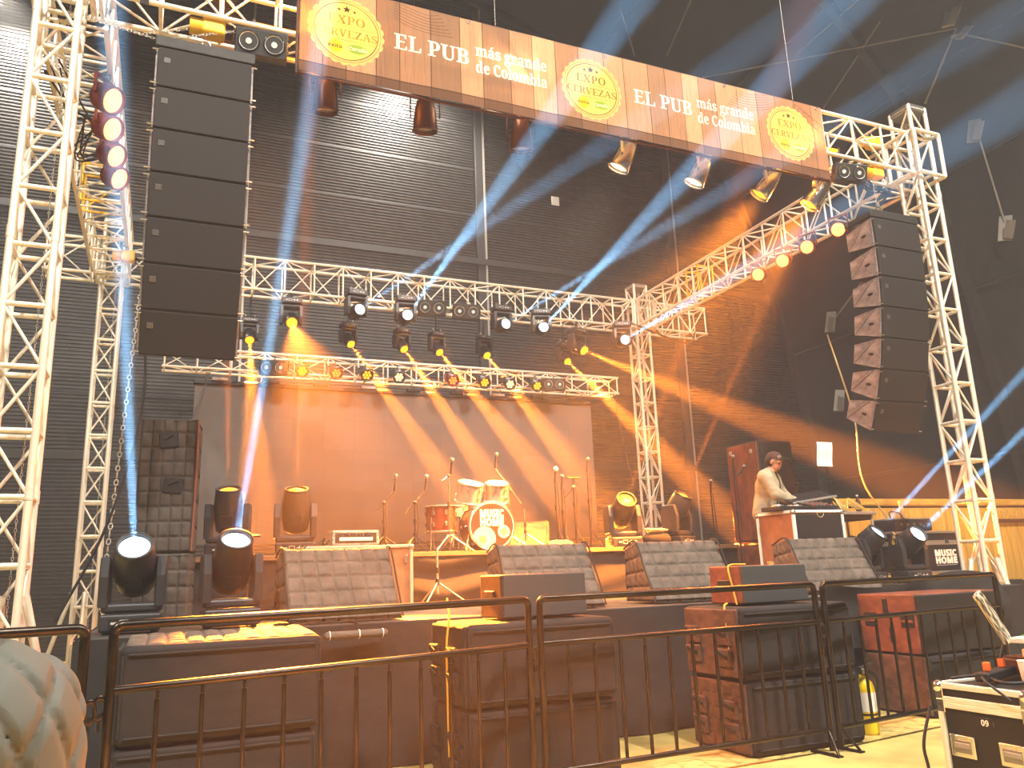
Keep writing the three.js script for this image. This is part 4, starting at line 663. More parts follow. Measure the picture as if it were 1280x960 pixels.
{
  const coil = (label, pos, r, n, mat) => { const g = thing('cable_coil', label, 'cable', pos); for (let i = 0; i < n; i++) part(g, 'loop', new THREE.TorusGeometry(r * (0.7 + 0.3 * rnd()), 0.009, 6, 24), mat, [0.03 * (rnd() - 0.5), 0.02 + i * 0.012, 0.03 * (rnd() - 0.5)], [Math.PI / 2 + 0.3 * (rnd() - 0.5), 0.3 * (rnd() - 0.5), 0]); };
  coil('pale coiled cable on the riser beside the bare wedge', [4.5, RISER, -9.0], 0.16, 7, M.cablePale);
  const bag = thing('cable_bag', 'black bag with a pale coil between two amber heads', 'bag', [5.97, RISER, -9.1]); part(bag, 'bag_body', (() => { const g = new THREE.SphereGeometry(0.2, 20, 14); g.scale(1, 0.55, 0.8); return g; })(), M.cloth, [0, 0.1, 0]); for (let i = 0; i < 4; i++) part(bag, 'cable_loop', new THREE.TorusGeometry(0.1 + 0.015 * i, 0.009, 6, 24), M.cablePale, [0, 0.2 + i * 0.01, 0], [Math.PI / 2 + 0.2 * (rnd() - 0.5), 0.2 * (rnd() - 0.5), 0]);
  // bare wedge on the riser
  const g = thing('bare_wedge', 'bare wooden stage monitor lying on the riser beside the drums', 'speaker', [4.33, RISER, -9.55], -0.5);
  const s = new THREE.Shape([[0.24, 0], [-0.22, 0], [-0.22, 0.2], [-0.06, 0.36]].map((p) => new THREE.Vector2(...p))); const wg = new THREE.ExtrudeGeometry(s, { depth: 0.5, bevelEnabled: true, bevelSize: 0.008, bevelThickness: 0.008, bevelSegments: 1 }); wg.rotateY(-Math.PI / 2); wg.translate(0.25, 0.01, 0);
  part(g, 'cabinet', wg, M.brownDark); part(g, 'grille', RB(0.44, 0.4, 0.02, 0.008, 1), M.brown, [0, 0.2, 0.105], [-0.695, 0, 0]); part(g, 'handle_slot', RB(0.02, 0.05, 0.12, 0.008, 1), M.black, [-0.262, 0.14, -0.05]);
}
function caseBox(name, label, w, h, d, pos, ry, o = {}) {   // road case: panels, aluminium edges, ball corners
  const g = thing(name, label, o.category || 'case', pos, ry), y0 = o.wheels ? 0.11 : 0, pm = o.panel || M.black, em = o.edge || M.aluOld;
  part(g, 'body', RB(w - 0.02, h - 0.02, d - 0.02, 0.004, 1), pm, [0, y0 + h / 2, 0]);
  for (const [sx, sz] of [[1, 1], [1, -1], [-1, 1], [-1, -1]]) { part(g, 'edge_profile', RB(0.035, h, 0.035, 0.006, 1), em, [sx * (w / 2 - 0.012), y0 + h / 2, sz * (d / 2 - 0.012)]); for (const y of [0.02, h - 0.02]) part(g, 'ball_corner', SP(0.034, 12), M.chrome, [sx * (w / 2 - 0.012), y0 + y, sz * (d / 2 - 0.012)]); }
  for (const y of [0.012, h - 0.012, ...(o.lid ? [h - o.lid, h - o.lid - 0.03] : [])]) { for (const s of [1, -1]) { part(g, 'edge_profile', RB(w, 0.032, 0.03, 0.006, 1), em, [0, y0 + y, s * (d / 2 - 0.01)]); part(g, 'edge_profile', RB(0.03, 0.032, d, 0.006, 1), em, [s * (w / 2 - 0.01), y0 + y, 0]); } }
  const handle = (x, y, z, r) => { const p = part(g, 'recessed_handle', RB(0.15, 0.115, 0.014, 0.012), M.chrome, [x, y0 + y, z], [0, r, 0]); part(p, 'handle_dish', RB(0.11, 0.07, 0.012, 0.006, 1), M.steel, [0, 0, 0.004]); part(p, 'grip', RB(0.1, 0.03, 0.014, 0.006, 1), M.galv, [0, 0.005, 0.008]); };
  for (const q of o.handles || []) handle(...q);
  if (o.wheels) for (const [sx, sz] of [[1, 1], [1, -1], [-1, 1], [-1, -1]]) { const c = part(g, 'caster', RB(0.07, 0.05, 0.07, 0.006, 1), M.steel, [sx * (w / 2 - 0.1), 0.085, sz * (d / 2 - 0.1)]); part(c, 'wheel', CY(0.045, 0.045, 0.03, 16), M.black, [0, -0.04, 0], [0, 0, Math.PI / 2]); }
  return g;
}
M.casePale = S({ color: 0x9c6a4a, roughness: 0.6, map: mottle([225, 220, 214], 0.15) });
{
  const cab = caseBox('amplifier_cabinet', 'open backed brown amplifier cabinet with pale edges beside the quilted wedge', 1.08, 0.64, 0.4, [1.83, DECK, -8.35], 0, { panel: M.casePale, edge: M.aluOld, category: 'amplifier' });
  part(cab, 'latch', RB(0.03, 0.08, 0.02, 0.006, 1), M.chrome, [0.47, 0.5, 0.2]);
  const head = thing('guitar_amplifier', 'pale rack amplifier head standing on the brown cabinet', 'amplifier', [1.8, DECK + 0.645, -8.35]);
  part(head, 'shell', RB(0.48, 0.15, 0.26, 0.01, 1), M.aluOld, [0, 0.078, 0]); const pn = part(head, 'front_panel', RB(0.42, 0.1, 0.012, 0.004, 1), M.black, [0, 0.078, 0.13]); part(pn, 'label_strip', RB(0.34, 0.035, 0.006, 0.002, 1), M.drumSkin, [0, -0.012, 0.006]); for (let i = 0; i < 5; i++) part(pn, 'knob', CY(0.011, 0.011, 0.014, 12), M.chrome, [-0.14 + i * 0.07, 0.027, 0.01], [Math.PI / 2, 0, 0]);
  wire(head, 'cable', [[-0.24, 0.06, 0], [-0.32, 0.02, 0.04], [-0.3, 0.09, 0.06], [-0.38, 0.02, 0.1]], 0.008, M.cable, 20);

  // ---- sidefill behind the DJ
  let g = thing('brown_sidefill_speaker', 'tall brown sided speaker standing behind the DJ', 'speaker', [7.72, 1.62, -9.0], 0.03);
  part(g, 'cabinet', RB(0.6, 1.36, 0.66, 0.015), M.brownDark, [0, 0.68, 0]); part(g, 'side_panel', RB(0.03, 1.32, 0.62, 0.008, 1), M.brown, [-0.3, 0.68, 0]); part(g, 'grille', RB(0.57, 1.3, 0.03, 0.01, 1), M.grille, [0, 0.68, 0.335]); for (const [y, z] of [[1.25, -0.22], [1.22, 0.2], [0.1, 0.2]]) part(g, 'corner_protector', RB(0.03, 0.06, 0.05, 0.01, 1), M.galv, [-0.318, y, z]);
  g = thing('sidefill_subwoofer', 'brown subwoofer under the tall speaker behind the DJ', 'speaker', [7.72, DECK, -9.0], 0.03); part(g, 'cabinet', RB(0.62, 0.61, 0.7, 0.015), M.brownDark, [0, 0.305, 0]); part(g, 'side_panel', RB(0.03, 0.57, 0.66, 0.008, 1), M.brown, [-0.31, 0.305, 0]); part(g, 'grille', RB(0.58, 0.56, 0.03, 0.01, 1), M.grille, [0, 0.305, 0.355]); part(g, 'corner_protector', RB(0.03, 0.06, 0.05, 0.01, 1), M.galv, [-0.328, 0.52, 0.25]);
  // ---- DJ desk
  const dc = caseBox('dj_desk_case', 'tall road case with pale edges used as the DJ desk', 0.74, 0.89, 0.62, [6.86, DECK, -7.42], 0, { panel: M.casePale, edge: M.white, handles: [[-0.372, 0.28, -0.12, -Math.PI / 2], [-0.372, 0.28, 0.14, -Math.PI / 2]] });
  part(dc, 'front_lid', RB(0.66, 0.8, 0.02, 0.006, 1), M.plastic, [0, 0.445, 0.305]); part(dc, 'inner_cable', new THREE.TorusGeometry(0.05, 0.004, 6, 20, 3.4), M.cablePale, [0.02, 0.86, 0.32], [0, 0, 3.0]);
  const ctl = thing('dj_controller', 'flat dark DJ controller overhanging the desk edge', 'controller', [6.66, DECK + 0.9, -7.4], 0.1); part(ctl, 'body', RB(0.5, 0.05, 0.3, 0.01), M.plastic, [0, 0.027, 0]); for (const a of [-1, 1]) { const j = part(ctl, 'jog_wheel', CY(0.07, 0.075, 0.018, 24), M.steel, [a * 0.15, 0.06, 0.02]); part(j, 'jog_cap', CY(0.03, 0.03, 0.008, 16), M.white, [0, 0.012, 0]); } for (let i = 0; i < 4; i++) part(ctl, 'fader', RB(0.008, 0.014, 0.02, 0.003, 1), M.white, [-0.03 + i * 0.02, 0.06, 0.06]);
  const mix = thing('mixing_console', 'sloped dark mixing console with rows of knobs in front of the DJ', 'mixer', [7.08, DECK + 0.895, -7.38], -0.05); const s = new THREE.Shape([[0.2, 0], [-0.2, 0], [-0.2, 0.14], [0.2, 0.05]].map((p) => new THREE.Vector2(...p))); const mg = new THREE.ExtrudeGeometry(s, { depth: 0.34, bevelEnabled: false }); mg.rotateY(-Math.PI / 2); mg.translate(0.17, 0, 0); part(mix, 'body', mg, M.plastic);
  for (let i = 0; i < 6; i++) for (let j = 0; j < 4; j++) part(mix, 'knob', CY(0.009, 0.011, 0.018, 10), (i + j) % 4 ? M.galv : M.cableRed, [-0.13 + i * 0.052, 0.065 + (0.15 - j * 0.09 + 0) * -0.0 + 0.035 + (j - 1.5) * 0.02, -(j - 1.5) * 0.09], [0.22, 0, 0]);
  const lid = thing('console_lid', 'dark folded case lid standing open behind the console', 'lid', [7.2, DECK + 0.89, -7.62], -0.1); part(lid, 'lid_panel', RB(0.62, 0.02, 0.3, 0.006, 1), M.plastic, [0, 0.2, 0], [0.35, 0, 0.13]); part(lid, 'lid_edge', RB(0.64, 0.03, 0.02, 0.006, 1), M.galv, [0, 0.155, 0.15], [0, 0, 0.13]); rod(lid, 'strut', [-0.25, 0, 0.05], [-0.25, 0.17, 0.02], 0.008, M.steel); rod(lid, 'strut', [0.27, 0, 0.05], [0.27, 0.22, 0.02], 0.008, M.steel); part(lid, 'lid_foot', RB(0.6, 0.012, 0.06, 0.004, 1), M.black, [0, 0.006, 0.05]);
  micStand('DJ microphone on a long dark boom beside the desk', 7.42, DECK, -8.0, 1.3, { round: true, boom: [-0.3, 0.27, 0.25], tail: 0.5, micDir: [-1, 0.12, 0.1], group: 'stands around the DJ' });
  const ps = thing('note_stand', 'thin stand holding a white sheet of paper above the desk', 'stand', [7.64, DECK + 0.9, -7.6]); part(ps, 'round_base', lathe([[0.001, 0.025], [0.05, 0.024], [0.125, 0.012], [0.13, 0], [0.001, 0]], 22), M.stand); rod(ps, 'pole', [0, 0.02, 0], [-0.12, 0.85, 0], 0.01, M.stand);
  const pp = new THREE.BoxGeometry(0.21, 0.3, 0.003, 6, 8, 1), pa = pp.attributes.position; for (let i = 0; i < pa.count; i++) pa.setZ(i, pa.getZ(i) + 0.015 * Math.sin(pa.getY(i) * 14) + 0.01 * pa.getX(i)); pp.computeVertexNormals(); part(ps, 'paper_sheet', pp, M.white, [-0.11, 0.72, 0.025], [0, -0.2, -0.05]); part(ps, 'clip', RB(0.05, 0.02, 0.03, 0.005, 1), M.black, [-0.12, 0.86, 0.015]);
  // ---- side table with stage boxes
  const tb = thing('side_table', 'grey folding table with pipes and cables beside the DJ desk', 'table', [7.7, DECK, -7.67]); part(tb, 'table_top', RB(0.8, 0.04, 0.5, 0.01), M.galv, [0, 0.88, 0]); part(tb, 'apron', RB(0.74, 0.06, 0.4, 0.01, 1), M.brownDark, [0, 0.83, 0]); for (const [a, b] of [[1, 1], [1, -1], [-1, 1], [-1, -1]]) rod(tb, 'leg', [a * 0.36, 0, b * 0.2], [a * 0.36, 0.86, b * 0.2], 0.016, M.aluOld);
  const cg = thing('cable_tangle', 'pale tangled cables on the side table', 'cable', [7.62, DECK + 0.91, -7.55]); for (let i = 0; i < 5; i++) wire(cg, 'cable_loop', [[-0.2 + 0.05 * i, 0.01, 0.1], [-0.05, 0.06 + 0.03 * i, 0.06 * (rnd() - 0.5)], [0.08, 0.03, 0.12 * (rnd() - 0.5)], [0.16, 0.08 + 0.02 * i, 0.0], [0.2, 0.01, 0.1 + 0.03 * i]], 0.008, i % 2 ? M.cablePale : M.yellowStrap, 30);
  tagThing(wire(scene, 'hanging_cable', [[7.28, 1.88, -7.36], [7.3, 1.66, -7.3], [7.31, 1.5, -7.3], [7.29, 1.3, -7.3], [7.3, 1.012, -7.28]], 0.009, M.cable, 30), 'dark cable trailing down between the DJ desk and the table', 'cable');
  const bt = thing('drink_bottle', 'slim pale bottle standing on the side table', 'bottle', [8.0, DECK + 0.9, -7.6]); part(bt, 'bottle_body', lathe([[0.001, 0], [0.03, 0], [0.032, 0.02], [0.032, 0.13], [0.014, 0.17], [0.013, 0.2], [0.001, 0.2]], 16), M.brownDark); part(bt, 'cap', CY(0.015, 0.015, 0.02, 12), M.white, [0, 0.21, 0]);
  // ---- lettered road case by the tower
  const t = canvasTex(512, 256, (c) => { c.fillStyle = '#1a1b1d'; c.fillRect(0, 0, 512, 256); musicHome(c, 296, 56, 190, 134, '#efeee8'); c.fillStyle = '#efeee8'; c.fillRect(300, 202, 180, 3); });
  const mh = caseBox('lettered_road_case', 'black wheeled road case with white lettering behind the front tower', 1.24, 0.56, 0.6, [9.6, DECK, -8.3], 0, { wheels: true, lid: 0.14, handles: [[-0.42, 0.26, 0.302, 0]], edge: M.galv });
  part(mh, 'printed_panel', RB(1.14, 0.36, 0.006, 0.002, 1), S({ map: t, roughness: 0.55 }), [0, 0.11 + 0.21, 0.3]); for (const a of [-0.35, 0.35]) part(mh, 'latch', RB(0.08, 0.07, 0.014, 0.006, 1), M.chrome, [a, 0.11 + 0.42, 0.302]);
  const sb = thing('stage_box', 'dark cable box with plugs on the lettered road case', 'box', [9.5, DECK + 0.682, -8.3]); part(sb, 'body', RB(0.7, 0.16, 0.4, 0.012, 1), M.plastic, [0, 0.082, 0]); part(sb, 'lid_plate', RB(0.66, 0.02, 0.36, 0.006, 1), M.galv, [0, 0.17, 0]); for (let i = 0; i < 5; i++) part(sb, 'socket', CY(0.02, 0.02, 0.02, 12), M.steel, [-0.24 + i * 0.12, 0.09, 0.205], [Math.PI / 2, 0, 0]); wire(sb, 'cable', [[-0.3, 0.17, 0.1], [-0.36, 0.26, 0.14], [-0.24, 0.24, 0.2], [-0.3, -0.1, 0.36]], 0.008, M.cable, 30); part(sb, 'twisted_rope', lathe([[0.001, 0], [0.03, 0.01], [0.035, 0.1], [0.025, 0.2], [0.03, 0.24], [0.001, 0.25]], 10), M.cablePale, [-0.08, 0.17, 0.1]);
}

// ================================================================ CROWD BARRIERS
function barrier(a, b, label, bars = 11) {
  const dx = b[0] - a[0], dz = b[1] - a[1], L = Math.hypot(dx, dz), g = thing('crowd_barrier', label, 'barrier', [a[0], 0, a[1]], Math.atan2(-dz, dx), 'steel crowd barriers');
  const yt = 1.15, ym = 0.885, yb = 0.16, r = 0.021, c = 0.035;
  rod(g, 'top_rail', [c, yt, 0], [L - c, yt, 0], r, M.rail, 12); rod(g, 'middle_rail', [0, ym, 0], [L, ym, 0], 0.018, M.rail, 12); rod(g, 'bottom_rail', [0, yb, 0], [L, yb, 0], 0.018, M.rail, 12);
  for (const [x, s] of [[0, 1], [L, -1]]) {
    rod(g, 'end_post', [x, 0.02, 0], [x, yt - c, 0], r, M.rail, 12);
    part(g, 'corner_bend', memo('bend' + s, () => { const t = new THREE.TubeGeometry(new THREE.QuadraticBezierCurve3(V(0, -c - 0.005, 0), V(0, 0, 0), V(s * (c + 0.005), 0, 0)), 8, r, 12); return t; }), M.rail, [x, yt, 0]);
    part(g, 'foot', RB(0.05, 0.012, 0.26, 0.004, 1), M.rail, [x + s * 0.06, 0.006, 0]); rod(g, 'foot_brace', [x + s * 0.02, 0.16, 0], [x + s * 0.06, 0.012, 0.11], 0.01, M.rail);
    const hk = part(g, 'hook', TO(0.028, 0.008, 16, 6), M.rail, [x - s * 0.036, 0.82, 0], [0, 0, 0], [0.8, 1.5, 1]); rod(hk, 'hook_pin', [0, -0.06, 0], [0, -0.01, 0], 0.008, M.rail, 6);
  }
  for (let i = 1; i <= bars; i++) { const x = i * L / (bars + 1); rod(g, 'bar', [x, yb, 0], [x, ym - 0.05, 0], 0.0115, M.rail, 8); rod(g, 'flattened_bar_end', [x, ym - 0.055, 0], [x, ym - 0.012, 0], 0.0085, M.rail, 6); }
  return g;
}
barrier([-2.5, -3.2], [-0.27, -3.84], 'dark steel crowd barrier partly hidden by the quilted jacket');
barrier([-0.17, -3.96], [2.06, -4.6], 'dark steel crowd barrier with an amber gleam before the first subwoofer stack');
barrier([2.15, -4.63], [4.4, -4.7], 'dark steel crowd barrier in front of the two small black speakers');
barrier([4.5, -4.72], [6.74, -5.0], 'dark steel crowd barrier behind the numbered road case');

// ================================================================ NUMBERED ROAD CASE
{
  const w = 0.54, h = 0.62, d = 1.0, cx = 4.07 + d / 2, cz = -3.22;
  const g = caseBox('numbered_road_case', 'black road case with aluminium edges and a white zero nine', w, h - 0.0, d, [cx, 0, cz], -Math.PI / 2, { lid: 0.085, edge: M.alu, panel: S({ color: 0x1d1712, roughness: 0.6, map: mottle([215, 212, 210], 0.2) }), handles: [[-0.15, 0.3, d / 2 - 0.004, 0], [0.14, 0.3, d / 2 - 0.004, 0]] });
  const t = canvasTex(128, 64, (c) => { c.fillStyle = '#1d1712'; c.fillRect(0, 0, 128, 64); c.fillStyle = '#f2f0ea'; c.font = 'bold 54px sans-serif'; c.textAlign = 'center'; c.fillText('09', 64, 52); });
  part(g, 'number_plate', RB(0.1, 0.05, 0.004, 0.001, 1), S({ map: t, roughness: 0.5 }), [0.0, 0.44, d / 2 - 0.009]);
  const s = canvasTex(256, 64, (c) => { c.fillStyle = '#1d1712'; c.fillRect(0, 0, 256, 64); c.strokeStyle = '#f2f0ea'; c.lineWidth = 5; for (let i = 0; i < 4; i++) { c.strokeRect(8 + i * 62, 6, 46, 52); c.fillStyle = '#f2f0ea'; c.fillRect(20 + i * 62, 6, 6, 40); c.fillRect(34 + i * 62, 6, 6, 40); if (i % 2) c.fillRect(20 + i * 62, 22, 20, 6); else c.fillRect(20 + i * 62, 42, 20, 6); } });
  part(g, 'stencilled_marks', RB(0.3, 0.07, 0.004, 0.001, 1), S({ map: s, roughness: 0.5 }), [0.03, 0.15, d / 2 - 0.009]);
  for (const a of [-1, 1]) for (const y of [h - 0.05, h - 0.12]) part(g, 'corner_plate', RB(0.05, 0.07, 0.012, 0.004, 1), M.chrome, [a * (w / 2 - 0.02), y, d / 2]);
  const top = h + 0.012;
  const cup = thing('paper_cup', 'white paper cup standing on the numbered road case', 'cup', [4.34, top, -3.12]); part(cup, 'cup_wall', lathe([[0.001, 0.002], [0.03, 0.002], [0.04, 0.11], [0.042, 0.112], [0.039, 0.112], [0.029, 0.006], [0.001, 0.006]], 20), M.white); part(cup, 'cup_rim', TO(0.041, 0.002, 20, 5), M.white, [0, 0.112, 0], [Math.PI / 2, 0, 0]);
  const pb = thing('power_strip', 'black power strip with orange plugs lying on the numbered road case', 'power strip', [4.36, top, -3.32], 0.3); part(pb, 'strip_body', RB(0.42, 0.05, 0.08, 0.012), M.black, [0, 0.026, 0]); for (const a of [-0.12, 0.1]) part(pb, 'plug', RB(0.035, 0.05, 0.035, 0.008), M.orange, [a, 0.075, 0]); wire(pb, 'cord', [[0.1, 0.1, 0], [0.14, 0.18, 0.02], [0.24, 0.2, 0.06], [0.34, 0.16, 0.02]], 0.009, M.cable, 24);
  wire(pb, 'cord', [[-0.21, 0.03, 0], [-0.3, 0.02, 0.05], [-0.42, 0.03, 0.1], [-0.42, -0.05, 0.2]], 0.007, M.cable, 24);
  const dv = thing('dark_device', 'dark low device on the numbered road case beside the metal arm', 'device', [4.75, top, -3.3], -0.1); part(dv, 'body', RB(0.4, 0.09, 0.26, 0.015), M.brownDark, [0, 0.046, 0]); part(dv, 'top_plate', RB(0.36, 0.012, 0.22, 0.005, 1), M.copper, [0, 0.095, 0]); for (let i = 0; i < 3; i++) part(dv, 'plug', RB(0.04, 0.05, 0.04, 0.01), i === 1 ? M.orange : M.white, [-0.14 + i * 0.13, 0.12, 0.02]);
  const arm = thing('metal_arm', 'bright metal arm with a green strip raised above the numbered case', 'bracket', [4.52, top, -3.3]); const pl = part(arm, 'tray', RB(0.34, 0.03, 0.09, 0.006, 1), M.alu, [0.12, 0.2, 0.02], [0, 0.15, 0]); for (let i = 0; i < 4; i++) part(pl, 'green_strip', RB(0.03, 0.006, 0.07, 0.002, 1), S({ color: 0x3f8a4a, roughness: 0.5 }), [-0.02 + i * 0.045, 0.018, 0]);
  const armTex = mottle([190, 186, 178], 1.6, 0.2); part(arm, 'raised_arm', RB(0.06, 0.34, 0.03, 0.006, 1), S({ color: 0xdddad2, map: armTex, roughness: 0.35, metalness: 0.3 }), [-0.14, 0.33, 0], [0, 0, 0.62]); rod(arm, 'post', [0.12, 0, 0.02], [0.12, 0.19, 0.02], 0.014, M.steel); part(arm, 'foot_plate', RB(0.1, 0.01, 0.1, 0.003, 1), M.steel, [0.12, 0.005, 0.02]);
  tagThing(wire(scene, 'case_cable', [[4.12, top + 0.012, -3.42], [4.2, top + 0.03, -3.3], [4.16, top + 0.012, -3.12], [4.3, top + 0.02, -3.02], [4.5, top + 0.012, -3.06], [4.62, top + 0.03, -3.14]], 0.009, M.cable, 50), 'black cable snaking over the top of the numbered road case', 'cable');
  tagThing(wire(scene, 'floor_cable', [[4.02, 0.5, -3.5], [3.95, 0.3, -3.52], [3.98, 0.12, -3.55], [3.9, 0.012, -3.7], [3.6, 0.012, -4.0], [3.7, 0.012, -4.4]], 0.009, M.cable, 50), 'black cable dropping from the numbered road case to the floor', 'cable');
}

// ================================================================ PEOPLE
function sdfMesh(center, edge, res, f) {
  const mc = new MarchingCubes(res, new THREE.MeshBasicMaterial(), false, false, 400000); mc.isolation = 0;
  const h = edge / 2, half = res / 2; let i = 0;
  for (let z = 0; z < res; z++) for (let y = 0; y < res; y++) for (let x = 0; x < res; x++) mc.field[i++] = -f(center[0] + (x - half) / half * h, center[1] + (y - half) / half * h, center[2] + (z - half) / half * h);
  mc.update();
  const n = mc.count, p = new Float32Array(n * 3); for (let k = 0; k < n * 3; k++) p[k] = mc.positionArray[k] * h + center[k % 3];
  let g = new THREE.BufferGeometry(); g.setAttribute('position', new THREE.BufferAttribute(p, 3)); g = mergeVertices(g, 1e-5); g.computeVertexNormals();
  const uv = new Float32Array(g.attributes.position.count * 2); for (let k = 0; k < uv.length / 2; k++) { uv[2 * k] = g.attributes.position.getX(k) * 2; uv[2 * k + 1] = g.attributes.position.getY(k) * 2; } g.setAttribute('uv', new THREE.BufferAttribute(uv, 2)); return g;
}
const bone = (a, b, r1, r2) => { const dx = b[0] - a[0], dy = b[1] - a[1], dz = b[2] - a[2], L = dx * dx + dy * dy + dz * dz || 1e-9; return (x, y, z) => { let t = ((x - a[0]) * dx + (y - a[1]) * dy + (z - a[2]) * dz) / L; t = t < 0 ? 0 : t > 1 ? 1 : t; return Math.hypot(x - a[0] - dx * t, y - a[1] - dy * t, z - a[2] - dz * t) - (r1 + (r2 - r1) * t); }; };
const ell = (c, r) => (x, y, z) => { const k = Math.hypot((x - c[0]) / r[0], (y - c[1]) / r[1], (z - c[2]) / r[2]); return (k - 1) * Math.min(...r); };
const blend = (fs, k) => (x, y, z) => { let d = 1e3; for (const f of fs) { const e = f(x, y, z), h = Math.max(k - Math.abs(d - e), 0) / k; d = Math.min(d, e) - h * h * k * 0.25; } return d; };
function bodyFields(j, fat = 0) {   // j: joints
  const torso = [bone(j.pelvis, j.waist, 0.13 + fat, 0.12 + fat), bone(j.waist, j.chest, 0.12 + fat, 0.135 + fat), bone(j.sl, j.sr, 0.075 + fat, 0.075 + fat), bone([j.pelvis[0] - 0.07, j.pelvis[1], j.pelvis[2]], [j.pelvis[0] + 0.07, j.pelvis[1], j.pelvis[2]], 0.115 + fat, 0.115 + fat), bone([j.chest[0] - 0.07, j.chest[1], j.chest[2]], [j.chest[0] + 0.07, j.chest[1], j.chest[2]], 0.115 + fat, 0.115 + fat)];
  const arms = []; for (const s of ['l', 'r']) arms.push(bone(j['s' + s], j['e' + s], 0.06 + fat, 0.045 + fat), bone(j['e' + s], j['w' + s], 0.044 + fat, 0.03 + fat));
  const legs = []; for (const s of ['l', 'r']) legs.push(bone(j['h' + s], j['k' + s], 0.088 + fat, 0.058 + fat), bone(j['k' + s], j['a' + s], 0.056 + fat, 0.036 + fat), bone(j['a' + s], j['t' + s], 0.042 + fat * 0.5, 0.034 + fat * 0.5));
  return { torso, arms, legs, neck: [bone(j.chest, j.neck, 0.07, 0.052), bone(j.neck, j.head, 0.052, 0.05)] };
}
function headGeo(c, tilt) {   // built upright at the origin, then nodded and moved
  const f = blend([ell([0, 0.03, -0.012], [0.076, 0.098, 0.094]), ell([0, -0.045, 0.03], [0.056, 0.07, 0.06]), bone([0, -0.02, 0.085], [0, 0.02, 0.074], 0.014, 0.008), ell([0, -0.058, 0.078], [0.024, 0.009, 0.012]), bone([-0.05, 0.022, 0.062], [0.05, 0.022, 0.062], 0.014, 0.014), ell([0.08, -0.005, -0.01], [0.012, 0.03, 0.018]), ell([-0.08, -0.005, -0.01], [0.012, 0.03, 0.018]), ell([0, -0.1, 0.05], [0.026, 0.018, 0.02])], 0.02);
  const g = sdfMesh([0, 0, 0], 0.3, 84, f); g.rotateX(tilt); g.translate(...c); return g;
}
function handGeo(w, dir, down, s) {   // palm and five fingers from the wrist
  const D = V(...dir).normalize(), N = V(...down), X = new THREE.Vector3().crossVectors(N, D).normalize().multiplyScalar(s), at = (a, b, c) => { const p = V(...w).addScaledVector(D, a).addScaledVector(X, b).addScaledVector(N, c); return [p.x, p.y, p.z]; };
  const fs = [bone(at(0, 0, 0), at(0.05, 0, 0), 0.024, 0.022), bone(at(0.045, -0.026, 0), at(0.075, -0.026, 0), 0.014, 0.013), bone(at(0.045, 0.026, 0), at(0.075, 0.022, 0), 0.014, 0.013), bone(at(0.05, 0, 0), at(0.085, 0, 0), 0.016, 0.014)];
  [[-0.03, 0.068], [-0.01, 0.08], [0.01, 0.076], [0.029, 0.06]].forEach(([b, L]) => { fs.push(bone(at(0.08, b, 0), at(0.08 + L * 0.5, b * 1.1, 0.006), 0.0092, 0.0085), bone(at(0.08 + L * 0.5, b * 1.1, 0.006), at(0.08 + L * 0.9, b * 1.15, 0.026), 0.0085, 0.0075)); });
  fs.push(bone(at(0.03, -0.028, 0.004), at(0.06, -0.058, 0.012), 0.012, 0.01), bone(at(0.06, -0.058, 0.012), at(0.088, -0.062, 0.022), 0.01, 0.0085));
  return sdfMesh(at(0.08, 0, 0), 0.26, 80, blend(fs, 0.008));
}
